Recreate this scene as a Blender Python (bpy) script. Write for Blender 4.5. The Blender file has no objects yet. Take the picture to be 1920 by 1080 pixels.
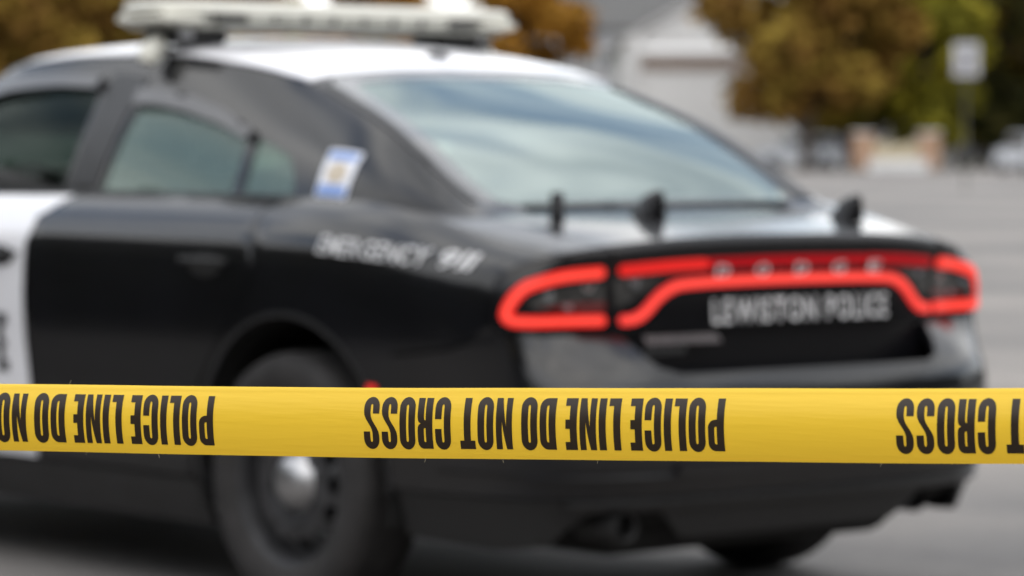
import bpy, bmesh, math, random
from mathutils import Vector, Matrix
from mathutils.geometry import delaunay_2d_cdt
import numpy as np

sc = bpy.context.scene
R = math.radians
# ---------------------------------------------------------------- camera
FPX, HZ = 6752.0, 270.0
CAM = Vector((-6.857, -6.883, 1.3))
YAW, PITCH = R(40), math.atan((540 - HZ) / FPX)
FW = Vector((math.sin(YAW) * math.cos(PITCH), math.cos(YAW) * math.cos(PITCH), -math.sin(PITCH)))
cd = bpy.data.cameras.new("camera"); cam = bpy.data.objects.new("camera", cd)
sc.collection.objects.link(cam); sc.camera = cam
cam.location = CAM; cam.rotation_euler = FW.to_track_quat('-Z', 'Y').to_euler()
cd.lens = 36.0 * FPX / 1920; cd.sensor_width = 36; cd.clip_start = .05; cd.clip_end = 3000
cd.dof.use_dof = True; cd.dof.focus_distance = 3.74; cd.dof.aperture_fstop = 5.6
cd.dof.aperture_blades = 0
# ---------------------------------------------------------------- sky, sun, exposure
SUN_EL, SUN_AZ = R(58), R(205)          # azimuth from +Y clockwise
w = bpy.data.worlds.new("World"); sc.world = w; w.use_nodes = True
nt = w.node_tree; nt.nodes.clear(); N = nt.nodes.new; L = nt.links.new
out = N('ShaderNodeOutputWorld'); bg = N('ShaderNodeBackground'); bg.inputs[1].default_value = .15
sky = N('ShaderNodeTexSky'); sky.sky_type = 'NISHITA'; sky.sun_disc = False
sky.sun_elevation = SUN_EL; sky.sun_rotation = SUN_AZ; sky.air_density = 1.2; sky.dust_density = 2.5
tc = N('ShaderNodeTexCoord'); mp = N('ShaderNodeMapping'); mp.inputs['Scale'].default_value = (1.2, 1.2, 3.6)
nz = N('ShaderNodeTexNoise'); nz.inputs['Scale'].default_value = 2.3; nz.inputs['Detail'].default_value = 7
nz.inputs['Roughness'].default_value = .55; nz.inputs['Distortion'].default_value = .5
rp = N('ShaderNodeValToRGB'); rp.color_ramp.elements[0].position = .30; rp.color_ramp.elements[1].position = .50
nz2 = N('ShaderNodeTexNoise'); nz2.inputs['Scale'].default_value = 4; nz2.inputs['Detail'].default_value = 4
cr = N('ShaderNodeValToRGB')
cr.color_ramp.elements[0].position = .3; cr.color_ramp.elements[0].color = (3.4, 3.6, 3.9, 1)
cr.color_ramp.elements[1].position = .7; cr.color_ramp.elements[1].color = (10.0, 9.9, 9.7, 1)
mx = N('ShaderNodeMix'); mx.data_type = 'RGBA'
L(tc.outputs['Generated'], mp.inputs[0]); L(mp.outputs[0], nz.inputs[0]); L(mp.outputs[0], nz2.inputs[0])
L(nz.outputs[0], rp.inputs[0]); L(nz2.outputs[0], cr.inputs[0])
L(rp.outputs[0], mx.inputs['Factor']); L(sky.outputs[0], mx.inputs['A']); L(cr.outputs[0], mx.inputs['B'])
L(mx.outputs['Result'], bg.inputs[0]); L(bg.outputs[0], out.inputs[0])
sl = bpy.data.lights.new("sun", 'SUN'); sl.energy = .7; sl.angle = R(80); sl.color = (1, .95, .88)
so = bpy.data.objects.new("sun", sl); sc.collection.objects.link(so)
sd = Vector((math.sin(SUN_AZ) * math.cos(SUN_EL), math.cos(SUN_AZ) * math.cos(SUN_EL), math.sin(SUN_EL)))
so.rotation_euler = sd.to_track_quat('Z', 'Y').to_euler()
sc.view_settings.view_transform = 'Standard'; sc.view_settings.look = 'None'
sc.view_settings.exposure = .88; sc.view_settings.gamma = 1
sc.render.engine = 'CYCLES'; sc.cycles.use_denoising = True
sc.cycles.max_bounces = 8; sc.cycles.sample_clamp_indirect = 6

# ---------------------------------------------------------------- helpers
def link(o): sc.collection.objects.link(o); return o
def tag(o, label=None, cat=None, group=None, kind=None):
    for k, v in (('label', label), ('category', cat), ('group', group), ('kind', kind)):
        if v: o[k] = v
    return o
def empty(name, loc=(0, 0, 0), rz=0, **k):
    o = bpy.data.objects.new(name, None); o.location = loc; o.rotation_euler = (0, 0, rz); o.empty_display_size = .2
    link(o); return tag(o, **k)
def mesh(name, v, f, m, parent=None, smooth=True, sharp=None):
    me = bpy.data.meshes.new(name); me.from_pydata([tuple(p) for p in v], [], f)
    if smooth: me.polygons.foreach_set('use_smooth', [True] * len(me.polygons))
    me.update()
    if sharp: me.set_sharp_from_angle(angle=R(sharp))
    me.materials.append(m)
    o = link(bpy.data.objects.new(name, me)); o.parent = parent; return o
def pchip(tab):
    xs = [a for a, b in tab]; ys = [b for a, b in tab]; n = len(xs)
    h = [xs[i+1]-xs[i] for i in range(n-1)]; d = [(ys[i+1]-ys[i])/h[i] for i in range(n-1)]
    m = [d[0]] + [0 if d[i-1]*d[i] <= 0 else 2*d[i-1]*d[i]/(d[i-1]+d[i]) for i in range(1, n-1)] + [d[-1]]
    def f(x):
        if x <= xs[0]: return ys[0]
        if x >= xs[-1]: return ys[-1]
        i = 0
        while x > xs[i+1]: i += 1
        t = (x-xs[i])/h[i]
        return ((2*t**3-3*t*t+1)*ys[i]+(t**3-2*t*t+t)*h[i]*m[i]+(-2*t**3+3*t*t)*ys[i+1]+(t**3-t*t)*h[i]*m[i+1])
    return f
def sst(a, b, x):
    t = min(1, max(0, (x-a)/(b-a))); return t*t*(3-2*t)

def inside(polys, X, Y):
    ins = np.zeros(X.shape, bool)
    for P in polys:
        n = len(P)
        for i in range(n):
            x1, y1 = P[i]; x2, y2 = P[(i+1) % n]
            if y1 == y2: continue
            c = ((y1 > Y) != (y2 > Y)) & (X < (x2-x1)*(Y-y1)/(y2-y1)+x1)
            ins ^= c
    return ins
def dens(P, st):
    o = []
    for i in range(len(P)):
        a, b = P[i], P[(i+1) % len(P)]
        n = max(1, int(math.hypot(b[0]-a[0], b[1]-a[1])/st))
        o += [(a[0]+(b[0]-a[0])*k/n, a[1]+(b[1]-a[1])*k/n) for k in range(n)]
    return o
def patch2d(polys, st):
    """constrained triangulation of even-odd polygons with interior grid points"""
    su, sv = st if isinstance(st, tuple) else (st, st)
    polys = [dens([(p[0]/su, p[1]/sv) for p in P], 1.0) for P in polys]
    vs, es = [], []
    for P in polys:
        b = len(vs); vs += P; es += [(b+i, b+(i+1) % len(P)) for i in range(len(P))]
    A = np.array(vs); lo, hi = A.min(0), A.max(0)
    gx = np.arange(lo[0]+.5, hi[0], 1.0); gy = np.arange(lo[1]+.5, hi[1], 1.0)
    if len(gx) and len(gy):
        X, Y = np.meshgrid(gx, gy); X = X.ravel(); Y = Y.ravel()
        k = inside(polys, X, Y); X = X[k]; Y = Y[k]
        if len(X):
            dmin = np.full(X.shape, 9.0)
            for i in range(0, len(A)): dmin = np.minimum(dmin, (X-A[i, 0])**2+(Y-A[i, 1])**2)
            k = dmin > .16
            vs = vs + list(zip(X[k].tolist(), Y[k].tolist()))
    ov, oe, of, *_ = delaunay_2d_cdt([Vector(v) for v in vs], es, [], 0, 1e-6)
    V = np.array([(v.x, v.y) for v in ov]); F = [tuple(f) for f in of if len(f) == 3]
    C = np.array([V[list(f)].mean(0) for f in F]); k = inside(polys, C[:, 0], C[:, 1])
    F = [f for f, q in zip(F, k) if q]
    return [(v[0]*su, v[1]*sv) for v in V], F
def offmap(fn, off):
    """fn(u,v) pushed along the surface normal"""
    def g(u, v):
        e = 2e-3
        p = Vector(fn(u, v)); a = Vector(fn(u+e, v))-Vector(fn(u-e, v)); b = Vector(fn(u, v+e))-Vector(fn(u, v-e))
        n = a.cross(b)
        if n.length < 1e-12: return p
        n.normalize()
        return p+n*off
    return g
def skin(name, polys, fn, m, parent, st=.06, off=0, th=.012, flip=False):
    """thin shell over a surface: front face plus a rim folded inwards by th"""
    uv, F = patch2d(polys, st)
    s = -1 if flip else 1
    f0 = offmap(fn, off*s); f1 = offmap(fn, (off-th)*s)
    used = sorted({i for f in F for i in f}); mp_ = {i: k for k, i in enumerate(used)}
    V = [f0(*uv[i]) for i in used]; F = [tuple(mp_[i] for i in (f if not flip else f[::-1])) for f in F]
    cnt = {}
    for f in F:
        for a, b in ((f[0], f[1]), (f[1], f[2]), (f[2], f[0])): cnt[(a, b)] = 1
    bd = [(a, b) for (a, b) in cnt if (b, a) not in cnt]
    if th > 0:
        rm = {}
        def rv(i):
            if i not in rm:
                rm[i] = len(V); V.append(V[i].copy()); V.append(f1(*uv[used[i]]))
            return rm[i]
        for a, b in bd:
            ia, ib = rv(a), rv(b); F.append((ib, ia, ia+1, ib+1))
    return mesh(name, V, F, m, parent)
def box(name, c, s, m, parent=None, bev=.01, rz=0, seg=2):
    bm = bmesh.new(); bmesh.ops.create_cube(bm, size=1)
    bmesh.ops.scale(bm, vec=s, verts=bm.verts)
    if bev: bmesh.ops.bevel(bm, geom=bm.edges[:], offset=bev, segments=seg, affect='EDGES', profile=.5)
    if rz: bmesh.ops.rotate(bm, matrix=Matrix.Rotation(rz, 3, 'Z'), verts=bm.verts, cent=(0, 0, 0))
    bmesh.ops.translate(bm, vec=c, verts=bm.verts)
    me = bpy.data.meshes.new(name); bm.to_mesh(me); bm.free(); me.materials.append(m)
    o = link(bpy.data.objects.new(name, me)); o.parent = parent; return o
def lathe(name, prof, m, parent=None, axis='Z', seg=48, loc=(0, 0, 0), sharp=35, flipx=1):
    V, F = [], []; n = len(prof)
    for k in range(seg):
        a = 2*math.pi*k/seg
        for r, h in prof:
            if axis == 'Z': p = (r*math.cos(a), r*math.sin(a), h)
            elif axis == 'X': p = (h*flipx, r*math.cos(a), r*math.sin(a))
            else: p = (r*math.cos(a), h, r*math.sin(a))
            V.append((p[0]+loc[0], p[1]+loc[1], p[2]+loc[2]))
    for k in range(seg):
        b = (k+1) % seg
        for i in range(n-1): F.append((k*n+i, b*n+i, b*n+i+1, k*n+i+1))
    o = mesh(name, V, F, m, parent, True, sharp); return o
def tube(name, pts, rad, m, parent=None, seg=8):
    V, F = [], []; P = [Vector(p) for p in pts]; n = len(P)
    if not isinstance(rad, (list, tuple)): rad = [rad]*n
    for i, p in enumerate(P):
        t = (P[min(i+1, n-1)]-P[max(i-1, 0)]).normalized()
        a = t.cross(Vector((0, 0, 1)))
        if a.length < .1: a = t.cross(Vector((1, 0, 0)))
        a.normalize(); b = t.cross(a)
        for k in range(seg):
            q = 2*math.pi*k/seg; V.append(p+(a*math.cos(q)+b*math.sin(q))*rad[i])
    for i in range(n-1):
        for k in range(seg):
            F.append((i*seg+k, i*seg+(k+1) % seg, (i+1)*seg+(k+1) % seg, (i+1)*seg+k))
    F.append(tuple(range(seg))[::-1]); F.append(tuple((n-1)*seg+k for k in range(seg)))
    if name is None: return V, F
    return mesh(name, V, F, m, parent, True, 50)

# ---------------------------------------------------------------- materials
def mat(name, col, rough=.5, metal=0, coat=0, spec=.5, emit=None, es=0, var=0, vscale=8, bump=0, bscale=40, crough=.05, detail=6, col2=None):
    m = bpy.data.materials.new(name); m.use_nodes = True; t = m.node_tree; b = t.nodes['Principled BSDF']
    b.inputs['Base Color'].default_value = (*col, 1); b.inputs['Roughness'].default_value = rough
    b.inputs['Metallic'].default_value = metal; b.inputs['Coat Weight'].default_value = coat
    b.inputs['Coat Roughness'].default_value = crough; b.inputs['Specular IOR Level'].default_value = spec
    if emit: b.inputs['Emission Color'].default_value = (*emit, 1); b.inputs['Emission Strength'].default_value = es
    if var or bump or col2:
        tc = t.nodes.new('ShaderNodeTexCoord')
    if var or col2:
        n = t.nodes.new('ShaderNodeTexNoise'); n.inputs['Scale'].default_value = vscale; n.inputs['Detail'].default_value = detail
        t.links.new(tc.outputs['Object'], n.inputs[0]); r = t.nodes.new('ShaderNodeValToRGB')
        c2 = col2 or tuple(min(1, c*(1+var)) for c in col); c1 = col if col2 else tuple(c*(1-var) for c in col)
        r.color_ramp.elements[0].position = .35; r.color_ramp.elements[0].color = (*c1, 1)
        r.color_ramp.elements[1].position = .65; r.color_ramp.elements[1].color = (*c2, 1)
        t.links.new(n.outputs[0], r.inputs[0]); t.links.new(r.outputs[0], b.inputs['Base Color'])
    if bump:
        n = t.nodes.new('ShaderNodeTexNoise'); n.inputs['Scale'].default_value = bscale; n.inputs['Detail'].default_value = 5
        t.links.new(tc.outputs['Object'], n.inputs[0]); q = t.nodes.new('ShaderNodeBump'); q.inputs['Strength'].default_value = bump
        q.inputs['Distance'].default_value = .01
        t.links.new(n.outputs[0], q.inputs['Height']); t.links.new(q.outputs[0], b.inputs['Normal'])
    return m
def glassmat(name, tint, refl=1.6, rough=.02, body=None, bodyw=0.0):
    """tinted pane: tinted see-through body under a mirror-like surface"""
    m = bpy.data.materials.new(name); m.use_nodes = True; t = m.node_tree; t.nodes.clear(); n = t.nodes.new
    o = n('ShaderNodeOutputMaterial'); tr = n('ShaderNodeBsdfTransparent'); tr.inputs[0].default_value = (*tint, 1)
    gl = n('ShaderNodeBsdfGlossy'); gl.inputs['Roughness'].default_value = rough; gl.inputs[0].default_value = (.88, 1, .97, 1)
    fr = n('ShaderNodeFresnel'); fr.inputs[0].default_value = refl; mx = n('ShaderNodeMixShader')
    src = tr
    if bodyw:
        df = n('ShaderNodeBsdfDiffuse'); df.inputs[0].default_value = (*body, 1); m2 = n('ShaderNodeMixShader')
        m2.inputs[0].default_value = bodyw; t.links.new(tr.outputs[0], m2.inputs[1]); t.links.new(df.outputs[0], m2.inputs[2]); src = m2
    t.links.new(fr.outputs[0], mx.inputs[0]); t.links.new(src.outputs[0], mx.inputs[1]); t.links.new(gl.outputs[0], mx.inputs[2])
    t.links.new(mx.outputs[0], o.inputs[0]); return m
M = {}
M['black'] = mat('black car paint', (.0028, .003, .0042), rough=.5, coat=.9, crough=.13, var=.3, vscale=3, spec=.05)
M['black'].node_tree.nodes['Principled BSDF'].inputs['Coat IOR'].default_value = 1.52
M['white'] = mat('white car paint', (.68, .68, .71), rough=.4, coat=.8, crough=.06, var=.02, vscale=3)
M['trim'] = mat('satin black trim', (.012, .012, .013), rough=.42, var=.3, vscale=20)
M['plastic'] = mat('dark textured plastic', (.009, .009, .0095), rough=.55, bump=.3, bscale=300)
M['gloss'] = mat('piano black panel', (.004, .004, .005), rough=.22, spec=.35, coat=0, crough=.1)
M['rubber'] = mat('tyre rubber', (.016, .0145, .0145), rough=.8, var=.3, vscale=14, bump=.2, bscale=90)
M['steel'] = mat('black steel wheel', (.024, .024, .026), rough=.35, var=.3, vscale=15)
M['chrome'] = mat('brushed chrome', (.42, .42, .43), rough=.38, metal=1, var=.05)
M['dark'] = mat('underbody black', (.006, .006, .006), rough=.9)
M['seat'] = mat('dark seat cloth', (.014, .014, .015), rough=.9, var=.2, vscale=30)
M['red'] = mat('lit red lamp', (.12, .004, .004), rough=.35, spec=.3, emit=(1.0, .050, .045), es=.50)
M['redhot'] = mat('bright lit red lamp', (.12, .004, .004), rough=.35, spec=.3, emit=(1.0, .030, .020), es=.54)
M['reddim'] = mat('dim lit red bar', (.10, .001, .003), rough=.4, spec=.2, emit=(1.0, .002, .012), es=.17)
M['redmid'] = mat('mid lit red bar', (.10, .002, .003), rough=.4, spec=.2, emit=(1.0, .025, .02), es=.42)
M['redcore'] = mat('lamp core', (.12, .01, .01), rough=.35, spec=.3, emit=(1.0, .085, .055), es=.70)
M['redlens'] = mat('unlit red lens', (.10, .008, .008), rough=.12, coat=.5)
M['clear'] = mat('grey lamp lens', (.028, .028, .027), rough=.15, coat=.3, var=.5, vscale=25)
M['decal'] = mat('silver white decal film', (.50, .50, .51), rough=.4)
M['greyletter'] = mat('grey badge lettering', (.085, .085, .088), rough=.4)
M['glass_side'] = glassmat('green tinted side glass', (.52, .66, .60), 1.45, .03, (.18, .25, .22), .42)
M['glass_rear'] = glassmat('rear window glass', (.35, .42, .40), 3.2, .035, (.24, .31, .31), .20)
M['glass_front'] = glassmat('green tinted door glass', (.46, .66, .54), 1.14, .03)
M['visor'] = mat('smoked plastic visor', (.035, .035, .04), rough=.3, coat=.5, crough=.15)
M['frit'] = mat('black glass border', (.03, .032, .036), rough=.2, coat=1)
M['bar_white'] = mat('white lightbar lens', (.66, .65, .58), rough=.25, coat=.4)
M['bar_dim'] = mat('clear lens over reflector', (.36, .36, .32), rough=.25, coat=.4, var=.25, vscale=25)
M['bar_grey'] = mat('grey lightbar modules', (.30, .30, .27), rough=.3, var=.3, vscale=30)
M['bar_dark'] = mat('dark lightbar divider', (.07, .07, .065), rough=.4)
M['blue'] = mat('sticker blue', (.12, .22, .50), rough=.4)
M['sticker'] = mat('sticker white', (.62, .64, .70), rough=.4)
M['tan'] = mat('sticker emblem tan', (.42, .36, .28), rough=.5, var=.2, vscale=80)

# ================================================================= POLICE CAR
# car axes: x across (left side negative), y forward from the rear bumper, z up
car = empty('police_car', (0, 0, 0), label='black and white police sedan with lit red tail lights behind the yellow tape', cat='car')
PL = [(0, 0), (.3, .006), (.5, .022), (.68, .06), (.80, .125), (.88, .235), (.922, .42), (.945, .70), (.955, 1.1), (.945, 1.6), (.935, 2.1),
      (.93, 2.6), (.93, 3.3), (.945, 3.9), (.93, 4.35), (.87, 4.65), (.75, 4.83), (.5, 4.95), (0, 5.0)]
def catmull(P, n=24):
    Q = [(-P[1][0], P[1][1])]+P+[(-P[-2][0], P[-2][1])]; o = []
    for i in range(1, len(Q)-2):
        for k in range(n):
            t = k/n; a, b, c, d = Q[i-1], Q[i], Q[i+1], Q[i+2]
            o.append(tuple(.5*(2*b[j]+(c[j]-a[j])*t+(2*a[j]-5*b[j]+4*c[j]-d[j])*t*t+(-a[j]+3*b[j]-3*c[j]+d[j])*t**3) for j in (0, 1)))
    return o+[P[-1]]
PLN = np.array(catmull(PL)); _d = np.hypot(*np.diff(PLN, axis=0).T); PS = np.concatenate([[0], np.cumsum(_d)])
def plan(a):
    x = float(np.interp(a, PS, PLN[:, 0])); y = float(np.interp(a, PS, PLN[:, 1])); e = .02
    t0, t1 = max(0, a-e), min(PS[-1], a+e)
    dx = float(np.interp(t1, PS, PLN[:, 0])-np.interp(t0, PS, PLN[:, 0])); dy = float(np.interp(t1, PS, PLN[:, 1])-np.interp(t0, PS, PLN[:, 1]))
    l = math.hypot(dx, dy); return x, y, dy/l, -dx/l
def s_of_y(y): return float(np.interp(y, PLN[:, 1], PS))
def s_of_x(x): 
    k = PLN[:, 1] < 1.0; return float(np.interp(x, PLN[k, 0], PS[k]))
A_y = pchip([(0, 1.05), (.12, 1.058), (.4, 1.093), (.75, 1.13), (1.2, 1.15), (2.0, 1.15), (2.8, 1.145), (3.5, 1.10), (4.2, 1.02), (4.7, .92), (5.0, .86)])
def zt(x, y): return A_y(y)-.10*(abs(x)/.93)**3*(1-sst(.15, .95, y))
IS = pchip([(.18, .10), (.26, .06), (.335, .035), (.35, .018), (.5, .012), (.65, .007), (.8, .0), (.92, .002), (1.0, .008), (1.04, .018), (1.08, .042), (1.12, .085), (1.15, .135)])
IR = pchip([(.18, .20), (.27, .10), (.355, .06), (.375, .035), (.42, .022), (.45, .0), (.60, .0), (.66, .006), (.69, .020), (.72, .043), (.75, .072), (.78, .102), (.80, .124), (.9, .128),
            (1.0, .125), (1.06, .115), (1.10, .100), (1.12, .092), (1.135, .098), (1.15, .125)])
IF = pchip([(.18, .18), (.3, .04), (.45, .0), (.7, .02), (.9, .05), (1.0, .08), (1.15, .16)])
def wall(s, zn):
    a = abs(s); sg = -1 if s >= 0 else 1
    x, y, nx, ny = plan(a)
    wr = sst(.25, .93, -ny) if y < 2.5 else 0; wf = sst(.25, .93, ny) if y > 2.5 else 0
    ins = wr*IR(zn)+wf*IF(zn)+(1-wr-wf)*IS(zn)
    top = zt(x-nx*.13, y-ny*.13)
    z = zn if zn < .8 else .8+(zn-.8)*(top-.8)/.35
    return (sg*(x-nx*ins), y-ny*ins, z)
def wallr(s, z):                       # same surface, addressed by true height
    x, y, nx, ny = plan(abs(s)); top = zt(x-nx*.13, y-ny*.13)
    return wall(s, z if z < .8 else .8+(z-.8)*.35/(top-.8))
def Y(pts, sg=1): return [(sg*s_of_y(y), z) for y, z in pts]
def X(pts): return [(math.copysign(s_of_x(abs(x)), -x) if x else 0, z) for x, z in pts]
AC, AZ, AR = 1.135, .388, .437           # rear arch
FC = 4.15
def arc(cy, a0, a1, r=AR, n=18, cz=AZ): return [(cy+r*math.cos(R(a0+(a1-a0)*k/n)), cz+r*1.0*math.sin(R(a0+(a1-a0)*k/n))) for k in range(n+1)]
sLamp = s_of_x(.645); DG = .004
WTOP = 1.15
def wskin(name, pts, m, parent=car, fn=wall, st=.05, off=0, th=.02): return skin(name, pts if isinstance(pts[0], list) else [pts], fn, m, parent, st, off, th, flip=True)
tipS = 1.040
lampL = [(sLamp+.003, .807), (.90, .812), (.995, .825), (1.028, .86), (1.036, .93), (1.012, 1.03), (.95, 1.095), (.86, 1.126), (.75, 1.138), (sLamp+.003, 1.141)]
for sg in (1, -1):
    G = lambda pts: [(sg*a, b) for a, b in pts]
    # quarter panel round the wheel arch, over the lamp and to the rear corner
    q = Y([(1.30, WTOP), (1.33, 1.0), (1.40, .88), (1.50, .76)]) + Y([(AC+AR*math.cos(R(a)), AZ+AR*math.sin(R(a))) for a in (0,)])[:0]
    q += Y([(y, z) for y, z in arc(AC, 52, 132)][::1])[:0]
    q = Y([(1.36, WTOP), (1.305, 1.06), (1.29, .93), (1.385, .80), (1.47, .72), (1.555, .62), (1.60, .50), (1.61, .30)]) \
        + Y(arc(AC, -12, 180-38)) \
        + [(s_of_y(.66), .742), (s_of_y(.45), .765), (s_of_y(.36), .79)] \
        + [(1.003, .815), (1.034, .855), (1.043, .932), (1.018, 1.035), (.953, 1.101), (.861, 1.132), (.75, 1.144), (sLamp+.003, 1.147), (sLamp+.003, WTOP)]
    wskin('quarter_panel', G(q), M['black'], st=.045)
    ring = arc(AC, -14, 184, AR-.002, 30); ring2 = arc(AC, 184, -14, AR+.012, 30)
    wskin('arch_lip', G(Y(ring+ring2)), M['trim'], off=.003, th=.03, st=.03)
    # rear bumper half is added below as one piece; rocker
    wskin('rocker_panel', G(Y([(1.62, .335), (3.70, .335), (3.70, .20), (1.60, .20)])), M['trim'], st=.08)
    rd = Y([(1.368, WTOP), (1.313, 1.06), (1.298, .93), (1.392, .802), (1.478, .722), (1.563, .624), (1.61, .50), (1.62, .345), (2.455, .345), (2.475, .50), (2.50, .70), (2.507, .85), (2.503, 1.0), (2.485, 1.08), (2.42, 1.135), (2.40, WTOP)])
    d1 = wskin('rear_door', G(rd), M['black'], st=.05)
    fd = Y([(2.407, WTOP), (2.428, 1.137), (2.493, 1.083), (2.511, 1.0), (2.515, .85), (2.508, .70), (2.483, .50), (2.463, .345), (3.55, .345), (3.62, .6), (3.68, .85), (3.72, WTOP)])
    d2 = wskin('front_door', G(fd), M['white'], st=.05)
    ff = Y([(3.73, WTOP), (3.69, .85), (3.63, .6), (3.56, .345), (3.58, .26)]+arc(FC, 196, -16)+[(4.60, .34), (4.62, .62), (4.74, .80), (4.70, WTOP)])
    wskin('front_fender', G(ff), M['black'], st=.06)
    for d, yy in ((d1, 1.535), (d2, 2.66)):
        cup = G(Y([(yy+.085*math.cos(a)-.01, .958+.034*math.sin(a)) for a in [k*math.pi/10 for k in range(20)]]))
        wskin('handle_cup', cup, M['dark'], d, off=.002, th=.003, st=.03)
        pts = [offmap(wall, -.028 if 0 < k < 6 else .0)(sg*s_of_y(yy+.115-.23*k/6), .968) for k in range(7)]
        tube('handle', pts, 
             .008, M['plastic'] if d is d1 else M['trim'], d)
    if sg == 1:
        # dark lettering on the white door, cropped by the frame
        for (ya, yb, za, zb) in ((2.625, 2.66, .60, .78), (2.60, 2.66, .745, .78), (2.61, 2.66, .675, .70), (2.60, 2.66, .60, .635)):
            wskin('door_letter', Y([(ya, za), (yb, za), (yb, zb), (ya, zb)]), M['trim'], d2, off=.003+.0005*za, th=0)
    # side marker
    wskin('side_marker', G(Y([(.738, .622), (.770, .622), (.770, .652), (.738, .652)])), M['redhot'], off=.004, th=.004, st=.02)
    # wheel well
    prof = [(AR+.02, 0), (AR+.02, .36)]
    for cy in (AC, FC):
        V, F = [], []
        for k in range(25):
            a = R(-15+210*k/24)
            for xx in (.93, .56): V.append((-sg*xx, cy+(AR+.004)*math.cos(a), AZ+(AR+.004)*math.sin(a)))
        F = [(2*k, 2*k+1, 2*k+3, 2*k+2) for k in range(24)]
        V.append((-sg*.56, cy, AZ)); F += [(2*k+1, 2*k+3, 50) for k in range(24)]
        mesh('wheel_well', V, F, M['dark'], car)

# ---- rear bumper with the notch for the trunk panel
rb = [(-s_of_y(.685), .27), (-s_of_y(.672), .45), (-s_of_y(.700), .60), (-s_of_y(.742), .655)]
def mirror(P): return P+[(-a, b) for a, b in P[::-1]]
half = [(s_of_x(.585), .788), (s_of_x(.555), .745), (s_of_x(.50), .705)]
bl = [(0, .70), (s_of_x(.47), .698), (s_of_x(.53), .715), (s_of_x(.565), .75), (s_of_x(.60), .793), (s_of_x(.645), .799), (.90, .804), (.997, .815), (1.012, .822),
      (s_of_y(.36), .784), (s_of_y(.45), .758), (s_of_y(.655), .735)] + Y([(y, z) for y, z in arc(AC, 180-43, 180+8, n=10)]) + [(s_of_y(.70), .38), (0, .38)]
# (Y maps the arch points onto the side wall)
bl = [(0, .70), (s_of_x(.47), .698), (s_of_x(.53), .715), (s_of_x(.565), .75), (s_of_x(.60), .793), (s_of_x(.645), .799), (.90, .804), (.997, .815), (1.012, .822),
      (s_of_y(.36), .784), (s_of_y(.45), .758), (s_of_y(.655), .735)] + [(s_of_y(AC-AR*math.cos(R(a))), AZ+AR*math.sin(R(a))) for a in (50, 42, 34, 26, 18, 10, 0)] + [(s_of_y(.66), .38), (0, .38)]
wskin('rear_bumper', mirror(bl[1:-1]), M['black'], st=.035)
df = [(s_of_y(.66), .374), (s_of_y(.67), .25), (s_of_y(.35), .235), (s_of_x(.84), .25), (s_of_x(.78), .31), (s_of_x(.70), .35), (s_of_x(.52), .35), (s_of_x(.46), .30), (s_of_x(.40), .255)]
diff = wskin('rear_valance', mirror(df), M['plastic'], st=.04)
wskin('valance_ridge', [(-s_of_x(.80), .345), (s_of_x(.80), .345), (s_of_x(.80), .372), (-s_of_x(.80), .372)], M['trim'], off=.012, th=.014, st=.04)
wskin('bumper_crease', mirror([(s_of_y(.5), .442), (s_of_x(.5), .440), (s_of_x(.5), .462), (s_of_y(.5), .462)]), M['black'], off=.014, th=.016, st=.04)
# ---- trunk lid: rear panel and recess below
tl = [(s_of_x(.64), .802), (s_of_x(.64), WTOP)]
trunk = wskin('trunk_lid', mirror([(s_of_x(.64), WTOP), (s_of_x(.64), .803)]), M['gloss'], st=.035)
def recess(s, z):
    p = wall(s, .82); return (p[0], p[1]+.012, z)
skin('plate_recess', [mirror([(s_of_x(.62), .80), (s_of_x(.62), .69)])], recess, M['gloss'], trunk, st=.05, th=.01, flip=True)

# ---- light bars
def band(path, wd):
    """closed outline of a rounded stroke along path [(s,z)]"""
    P = [Vector(p) for p in path]; n = len(P); lft, rgt = [], []
    for i in range(n):
        t = (P[min(i+1, n-1)]-P[max(i-1, 0)]).normalized(); nn = Vector((-t.y, t.x))
        lft.append(P[i]+nn*wd/2); rgt.append(P[i]-nn*wd/2)
    t0 = (P[0]-P[1]).normalized(); t1 = (P[-1]-P[-2]).normalized(); n0 = Vector((-t0.y, t0.x)); n1 = Vector((-t1.y, t1.x))
    c1 = [P[-1]+(t1*math.sin(R(a))+n1*math.cos(R(a)))*wd/2 for a in (30, 60, 90, 120, 150)]
    c0 = [P[0]+(t0*math.sin(R(a))+n0*math.cos(R(a)))*wd/2 for a in (30, 60, 90, 120, 150)]
    return [tuple(v) for v in lft+c1+rgt[::-1]+c0]
def smoothpath(K, n=10):
    P = [K[0]]+K+[K[-1]]; o = []
    for i in range(1, len(P)-2):
        for k in range(n):
            t = k/n; a, b, c, d = P[i-1], P[i], P[i+1], P[i+2]
            o.append(tuple(.5*(2*b[j]+(c[j]-a[j])*t+(2*a[j]-5*b[j]+4*c[j]-d[j])*t*t+(-a[j]+3*b[j]-3*c[j]+d[j])*t**3) for j in (0, 1)))
    return o+[K[-1]]
zT, zB, zM = .980, .838, .930
sx = s_of_x
lower = [(.606, zB-.001), (.570, zB+.002), (.535, zB+.018), (.487, zB+.058), (.44, zM-.010), (.39, zM-.001), (.25, zM+.004), (0, zM+.006)]
lowp = smoothpath([(a-.012, b) for a, b in lower+[(-a, b) for a, b in lower[:-1][::-1]]])
wskin('light_strip', [band(lowp, .028)], M['red'], trunk, fn=wallr, off=.010, th=.010, st=.02)
wskin('light_core', [band(lowp, .009)], M['redcore'], trunk, fn=wallr, off=.0125, th=.002, st=.02)
top = [(sx(.30), zT+.003), (0, zT+.006), (-sx(.30), zT+.003)]
wskin('light_strip', [band(smoothpath(top), .025)], M['reddim'], trunk, fn=wallr, off=.010, th=.010, st=.02)
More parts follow.
